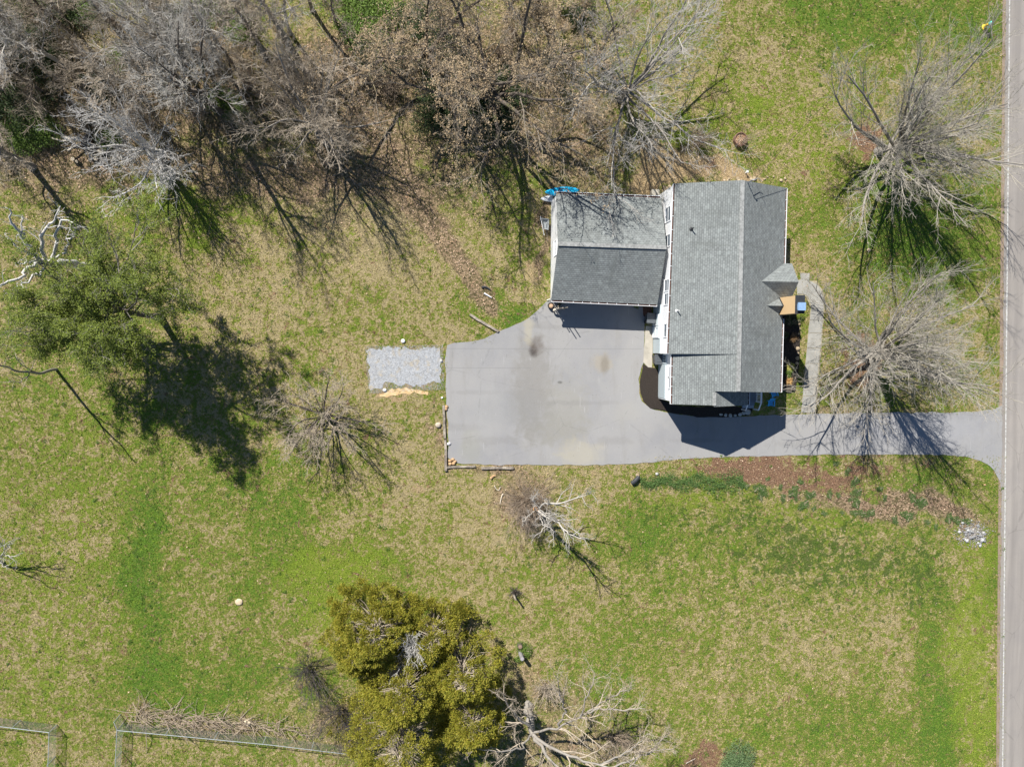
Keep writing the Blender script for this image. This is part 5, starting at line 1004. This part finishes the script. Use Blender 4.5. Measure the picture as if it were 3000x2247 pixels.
chair(2263, 1153, .35, 'bright blue lawn chair half under the roof edge, the upper of two'); chair(2254, 1180, -.05, 'bright blue lawn chair in the house shadow, the lower of two')
# flower bed plants
def spiky(px, py, r, n, label, mat, seed, z=.16):
    rg = np.random.default_rng(seed); g = G(px, py, z); t = thing('ornamental_grass', g, label, 'plant'); a = rg.uniform(0, 6.28, n); e = rg.uniform(.4, 1.35, n); L = r*rg.uniform(.7, 1.2, n); d = np.stack([np.cos(a)*np.sin(e), np.sin(a)*np.sin(e), np.cos(e)], -1)
    P = grow(np.zeros((n, 3)), d, L, 5, rg, .05, -.12); npmesh('blades', *tubes([(P, taper(np.full(n, .028), 5, .15), 3)]), mat, t, local=True); c = MB().lathe((0, 0, 0), [(.12, 0), (.1, .08), (.03, .12)], 10); o = c.build('clump', L_BR, None); o.parent = t; return t
spiky(2315, 1075, .52, 130, 'yellow-green spiky plant in the flower bed, the larger of two', simple('yellow blades', (.48, .46, .12), .7, .25, 5), 1); spiky(2311, 1117, .42, 110, 'straw-orange spiky plant near the lower end of the flower bed', simple('orange blades', (.60, .38, .16), .7, .25, 5), 2)
for i, (px, py, r, m, lb) in enumerate(((2318,948,.55,L_DK,'round dark shrub in the chimney shadow of the flower bed'),(2322,990,.4,L_BR,'small tan-green shrub in shade in the middle of the flower bed'),(2300,985,.3,L_DK,'small dark shrub against the house wall in the flower bed'),(2345,928,.3,L_YG,'little yellow-green shrub at the top of the flower bed under the chimney'),(2311,1092,.35,L_MID,'low green plant just below the larger spiky plant'))): leafy_bush(170+i, r, r*.9, 900, .04, m, lb, G(px, py, .1), name='shrub')
# ring planter with bare stems
g = G(2165, 412); t = thing('ring_planter', g, 'round brown planter ring of dry leaves and thin stems above the house', 'planter'); MB().lathe((g[0], g[1], 0), [(.56, 0), (.58, .45), (.52, .47), (.48, .40), (.46, .3), (0, .3)], 26).build('ring', simple('brown ring wall', (.20, .12, .09), .9, .35, 7), t)
o = shards('leaf_fill', np.array([[g[0]+.42*math.sqrt(a)*math.cos(b), g[1]+.42*math.sqrt(a)*math.sin(b)] for a, b in zip(rgk.uniform(0, 1, 260), rgk.uniform(0, 6.28, 260))]), .06, mlf.m, .33, .35); o.parent = t; o.matrix_parent_inverse = Matrix.Translation(-Vector(t.location)); tag(o, kind='stuff')
n = 34; rg = np.random.default_rng(9); a = rg.uniform(0, 6.28, n); e = rg.uniform(.1, .7, n); P = grow(np.stack([np.cos(a)*.2, np.sin(a)*.2, 0*a+.3], -1), np.stack([np.cos(a)*np.sin(e), np.sin(a)*np.sin(e), np.cos(e)], -1), rg.uniform(1.6, 3.2, n), 6, rg, .07, .02); npmesh('stems', *tubes([(P, taper(np.full(n, .013), 6, .5), 4)]), B_BROWN, t, local=True)
# stump post, stump with ivy, drain pipe
g = G(1502, 1735); t = thing('tree_stump', g, 'thin splintered stump post casting a straight shadow on bare soil below the broken tree', 'stump'); MB().tube([g, g+(.03, -.04, .6), g+(.1, -.12, 1.45)], [.12, .09, .07], 9).build('stem', MWD, t); MB().tube([g+(.08, .1, 0), g+(.22, .2, .35)], [.07, .03], 7).build('side_shoot', B_DARK, t)
twig_bush(99, .7, B_DARK, 'little dark bare bush around the splintered stump post', G(1508, 1730), n=22, name='bare_bush')
g = G(1524, 1910); t = thing('tree_stump', g, 'cut grey stump standing in a green ivy clump right of the cedars', 'stump'); MB().tube([g, g+(0, 0, .8), g+(.02, 0, 1.35)], [.2, .17, .17], 12).build('stem', simple('grey stump bark', (.24, .23, .23), .9, .3, 8), t); MB().lathe((g[0]+.02, g[1], 1.351), [(.15, 0), (.13, .01), (0, .012)], 12).build('cut_face', simple('grey cut face', (.34, .32, .33), .9, .2, 10), t)
g = G(1522, 1887); t = thing('tree_stump', g, 'low brown stump just above the grey one in the ivy clump', 'stump'); MB().tube([g, g+(0, 0, .5)], [.24, .2], 11).build('stem', B_DARK, t); MB().lathe((g[0], g[1], .5), [(.17, 0), (.0, .02)], 11).build('cut_face', simple('brown cut face', (.25, .17, .13), .9, .2, 10), t)
leafy_bush(69, .85, .4, 1800, .05, L_MID, 'green ivy clump growing round the two stumps right of the cedars', G(1530, 1905), name='ivy_clump', cat='ivy')
g = G(1861, 1407, .2); t = thing('drain_pipe', g, 'black drain pipe mouth at the left end of the ivy bank below the driveway', 'pipe'); MB().tube([g+(-.28, -.25, .0), g+(.0, .0, .1), g+(.3, .3, .0)], .19, 14, cap=False).build('pipe', MBLK, t); an = np.linspace(0, 6.283, 15); MB().tube([g+(-.28+.1*math.cos(a), -.25-.1*math.cos(a)+.0, .0)+np.array([.0, .0, .2*math.sin(a)]) for a in an], .025, 6).build('rim', MBLK, t)
rock(1868, 1392, .2, 'tan rock just above the black drain pipe', None, mst); rock(1925, 1388, .16, 'grey-tan rock on the bank right of the drain pipe', None, mstg)
# ivy bank along the driveway
rgi = np.random.default_rng(71); n = 15000; u = rgi.uniform(0, 1, n); px = 1875+300*u; py = 1412+(u-.5)*6+rgi.normal(0, 1, n)*(8+9*u)+6*np.sin(u*19); keep = rgi.uniform(0, 1, n) < .6+.4*np.sin(px*.09)*np.sin(py*.2); px, py = px[keep], py[keep]
W_ = np.array([G(a, b) for a, b in zip(px, py)]); W_[:, 2] = np.abs(rgi.normal(.08, .1, len(W_))); L_IVY = leafmat('ivy leaves', ((.10, .19, .05), (.06, .13, .035), (.18, .27, .08)), 3)
V, Q = leaves(W_, .055, rgi, 1, .02, .8); tag(npmesh('ground_ivy', V, Q, L_IVY), 'low green ivy matting the bank below the driveway', 'ivy', kind='stuff')
ivp = leafy_bush(72, .5, .16, 700, .05, L_IVY, 'small green ivy clump dotted on the rust mulch bank', name='ivy_clump', cat='ivy', group='ivy clumps on the mulch bank')
for i, (px, py, s) in enumerate(((2222,1428,1.3),(2235,1440,1.2),(2228,1448,1.),(2285,1428,.8),(2345,1412,1.2),(2330,1430,.9),(2325,1445,1.1),(2330,1460,1.),(2365,1446,1.),(2375,1449,1.1),(2350,1478,1.3),(2350,1484,1.),(2292,1460,1.2),(2250,1403,.9),(2500,1412,1.3),(2505,1440,1.2),(2455,1448,1.),(2430,1445,1.2),(2465,1500,.9),(2500,1501,1.),(2520,1500,1.),(2545,1502,1.1),(2490,1462,1.),(2508,1468,1.2),(2385,1488,.8),(2415,1505,.9),(2690,1468,1.7),(2672,1455,1.4),(2700,1475,1.4),(2650,1505,1.2),(2665,1512,1.3),(2715,1527,1.1),(2740,1545,1.),(2620,1525,1.1),(2780,1515,1.4),(2800,1520,1.4),(2830,1525,1.3),(2168,1412,1.2),(2180,1422,1.1),(2590,1460,1.),(2575,1430,1.2),(2450,1358,1.2),(2480,1380,1.))):
    a = float(rgi.uniform(0, 6.28))
    if i == 0: ivp.location = Vector(G(px, py).tolist()); ivp.scale = (s*.62,)*3
    else: dup(ivp, G(px, py), a, s*.62*float(rgi.uniform(.7, 1.25)))
# log pile
mlg = B_DARK; mcf = simple('sawn log end', (.42, .36, .27), .9, .2, 9)
for i, (px, py, dx, dy, L, r, up, lb) in enumerate(((250,432,.5,.9,1.0,.26,.25,'thick moss-brown log at the heart of the woodpile'),(262,440,.2,1,.9,.2,.2,'dark log leaning beside the thickest one in the woodpile'),(285,440,.75,.6,1.4,.14,.5,'pale log laid slantwise on top of the woodpile'),(298,448,0,0,.45,.19,0,'upright log round with a pale sawn top at the right of the woodpile'),(286,468,0,0,.35,.2,0,'upright log round at the bottom right of the woodpile'),(220,470,0,0,.4,.17,0,'upright log round at the bottom left of the woodpile'),(231,477,0,0,.35,.14,0,'smallest upright log round at the foot of the woodpile'),(272,462,0,0,.4,.17,0,'upright log round in the front middle of the woodpile'),(312,452,.3,1,.9,.16,.12,'mossy log at the right end of the woodpile'))):
    g = G(px, py); t = thing('log', g, lb, 'log'); g = g+(0, 0, r*.9 if L > .6 else 0)
    q = g+np.array([dx, dy, up])*L/max(.1, math.sqrt(dx*dx+dy*dy+up*up)) if (dx or dy) else g+(0, 0, L)
    mb = MB(); mb.tube([g, (g+q)/2+(.02, .01, .02), q], [r, r*.97, r*.92], 11, cap=False); mb.build('log_bark', mlg, t); d = (q-g)/np.linalg.norm(q-g); MB().tube([g-d*.002, g+d*.02], r*.93, 11).build('sawn_end', mcf, t); MB().tube([q-d*.02, q+d*.004], r*.88, 11).build('sawn_end', mcf, t)
for i, (pts, r, lb) in enumerate(((((185,403),(215,408),(240,415),(275,425),(283,432)), .09, 'long bleached branch across the top of the woodpile'),(((200,408),(225,404),(250,412),(262,420)), .08, 'second bleached branch alongside the longest at the woodpile'),(((198,442),(215,432),(232,422)), .07, 'short pale branch at the left of the woodpile'),(((150,405),(175,412),(200,414)), .07, 'thin bleached branch left of the woodpile'),(((285,395),(292,408),(298,418)), .1, 'short thick branch stub standing above the woodpile'),(((330,398),(336,418)), .07, 'pale stick right of the woodpile'))):
    P = np.array([G(*p, .55-.05*k) for k, p in enumerate(pts)]); tag(MB().tube(P, np.linspace(r, r*.6, len(P)), 7).build('dead_branch', mbn), lb, 'branch')
# chain-link fences
MGV = simple('galvanised steel', (.42, .46, .47), .45, .1, metal=.3, spec=.5); MWR = simple('fence wire', (.20, .21, .2), .6)
def fence(pts, label, posts, h=1.2):
    w = [G(*p) for p in pts]; t = thing('chain_link_fence', w[0], label, 'fence')
    for px, py in posts: g = G(px, py); MB().lathe((g[0], g[1], 0), [(.032, 0), (.032, h+.05), (.0, h+.09)], 9).build('post', MGV, t)
    for a, b in zip(w[:-1], w[1:]):
        MB().tube([a+(0, 0, h), (a+b)/2+(0, 0, h), b+(0, 0, h)], .024, 7).build('top_rail', MGV, t)
        L = np.linalg.norm(b-a); u = (b-a)/L; k = int(L/.11); P = []
        for i in range(-int(h/.11), k):
            for s in (1, -1):
                x0, x1 = i*.11, i*.11+h
                if s < 0: x0, x1 = x1, x0
                z0, z1 = .03, h-.02; q0, q1 = x0, x1
                lo, hi = 0.0, L
                f0 = 0.0; f1 = 1.0
                if q1 != q0:
                    ta, tb2 = (lo-q0)/(q1-q0), (hi-q0)/(q1-q0); f0 = max(f0, min(ta, tb2)); f1 = min(f1, max(ta, tb2))
                if f1 <= f0: continue
                P.append([a+u*(q0+(q1-q0)*f0)+(0, 0, z0+(z1-z0)*f0), a+u*(q0+(q1-q0)*f1)+(0, 0, z0+(z1-z0)*f1)])
        P = np.array(P); o_ = npmesh('wire_mesh', *tubes([(P, np.full((len(P), 2), .0042), 3)]), MWR, t)
fence([(-60,2094),(167,2122),(160,2320)], 'chain-link fence corner with thin leaf line at the bottom left corner', [(-30,2098),(60,2109),(167,2122),(162,2215)])
fence([(353,2092),(362,2116),(575,2136),(800,2158),(1030,2186)], 'long chain-link fence running right from the brush pile to the cedars', [(353,2092),(362,2116),(500,2129),(640,2142),(780,2156),(920,2172),(1030,2186)])
fence([(361,2118),(352,2320)], 'chain-link fence branch running down from the brush pile corner', [(357,2200),(354,2260)])
# brush pile along the fence
rgb = np.random.default_rng(83); n = 380; u = rgb.beta(1.3, 1.8, n); px = 370+590*u; py = 2090+55*u+rgb.normal(0, 15, n)*(1.2-.7*u)
S = np.array([G(a, b) for a, b in zip(px, py)]); S[:, 2] = np.abs(rgb.normal(.1, .18, n)); a = np.where(rgb.uniform(0, 1, n) < .6, rgb.normal(-.35, .4, n), rgb.uniform(0, 6.28, n)); d = np.stack([np.cos(a), np.sin(a), rgb.normal(.05, .2, n)], -1)
P = grow(S, d, rgb.uniform(.5, 2.1, n)*(1.25-.7*u), 5, rgb, .16, -.03); P[:, :, 2] = np.maximum(P[:, :, 2], .03); P2, r2, L2 = child(P, taper(np.full(n, .03), 5, .4), np.full(n, 1.2), 3, .2, 1, .7, rgb, .4, 3, .2, 0, .012); P2[:, :, 2] = np.maximum(P2[:, :, 2], .03)
t = thing('brush_pile', G(600, 2112), 'long heap of cut pale branches piled against the chain-link fence', 'brush pile'); V, Q = tubes([(P, taper(rgb.uniform(.014, .036, n), 5, .4), 4), (P2, taper(np.full(len(P2), .009), 3, .5), 3)]); l = np.array(G(600, 2112)); npmesh('branches', V-l, Q, bark('pale cut branches', (.48, .39, .29), (.30, .235, .165)), t, local=True); 
# pebbly litter on bare edges
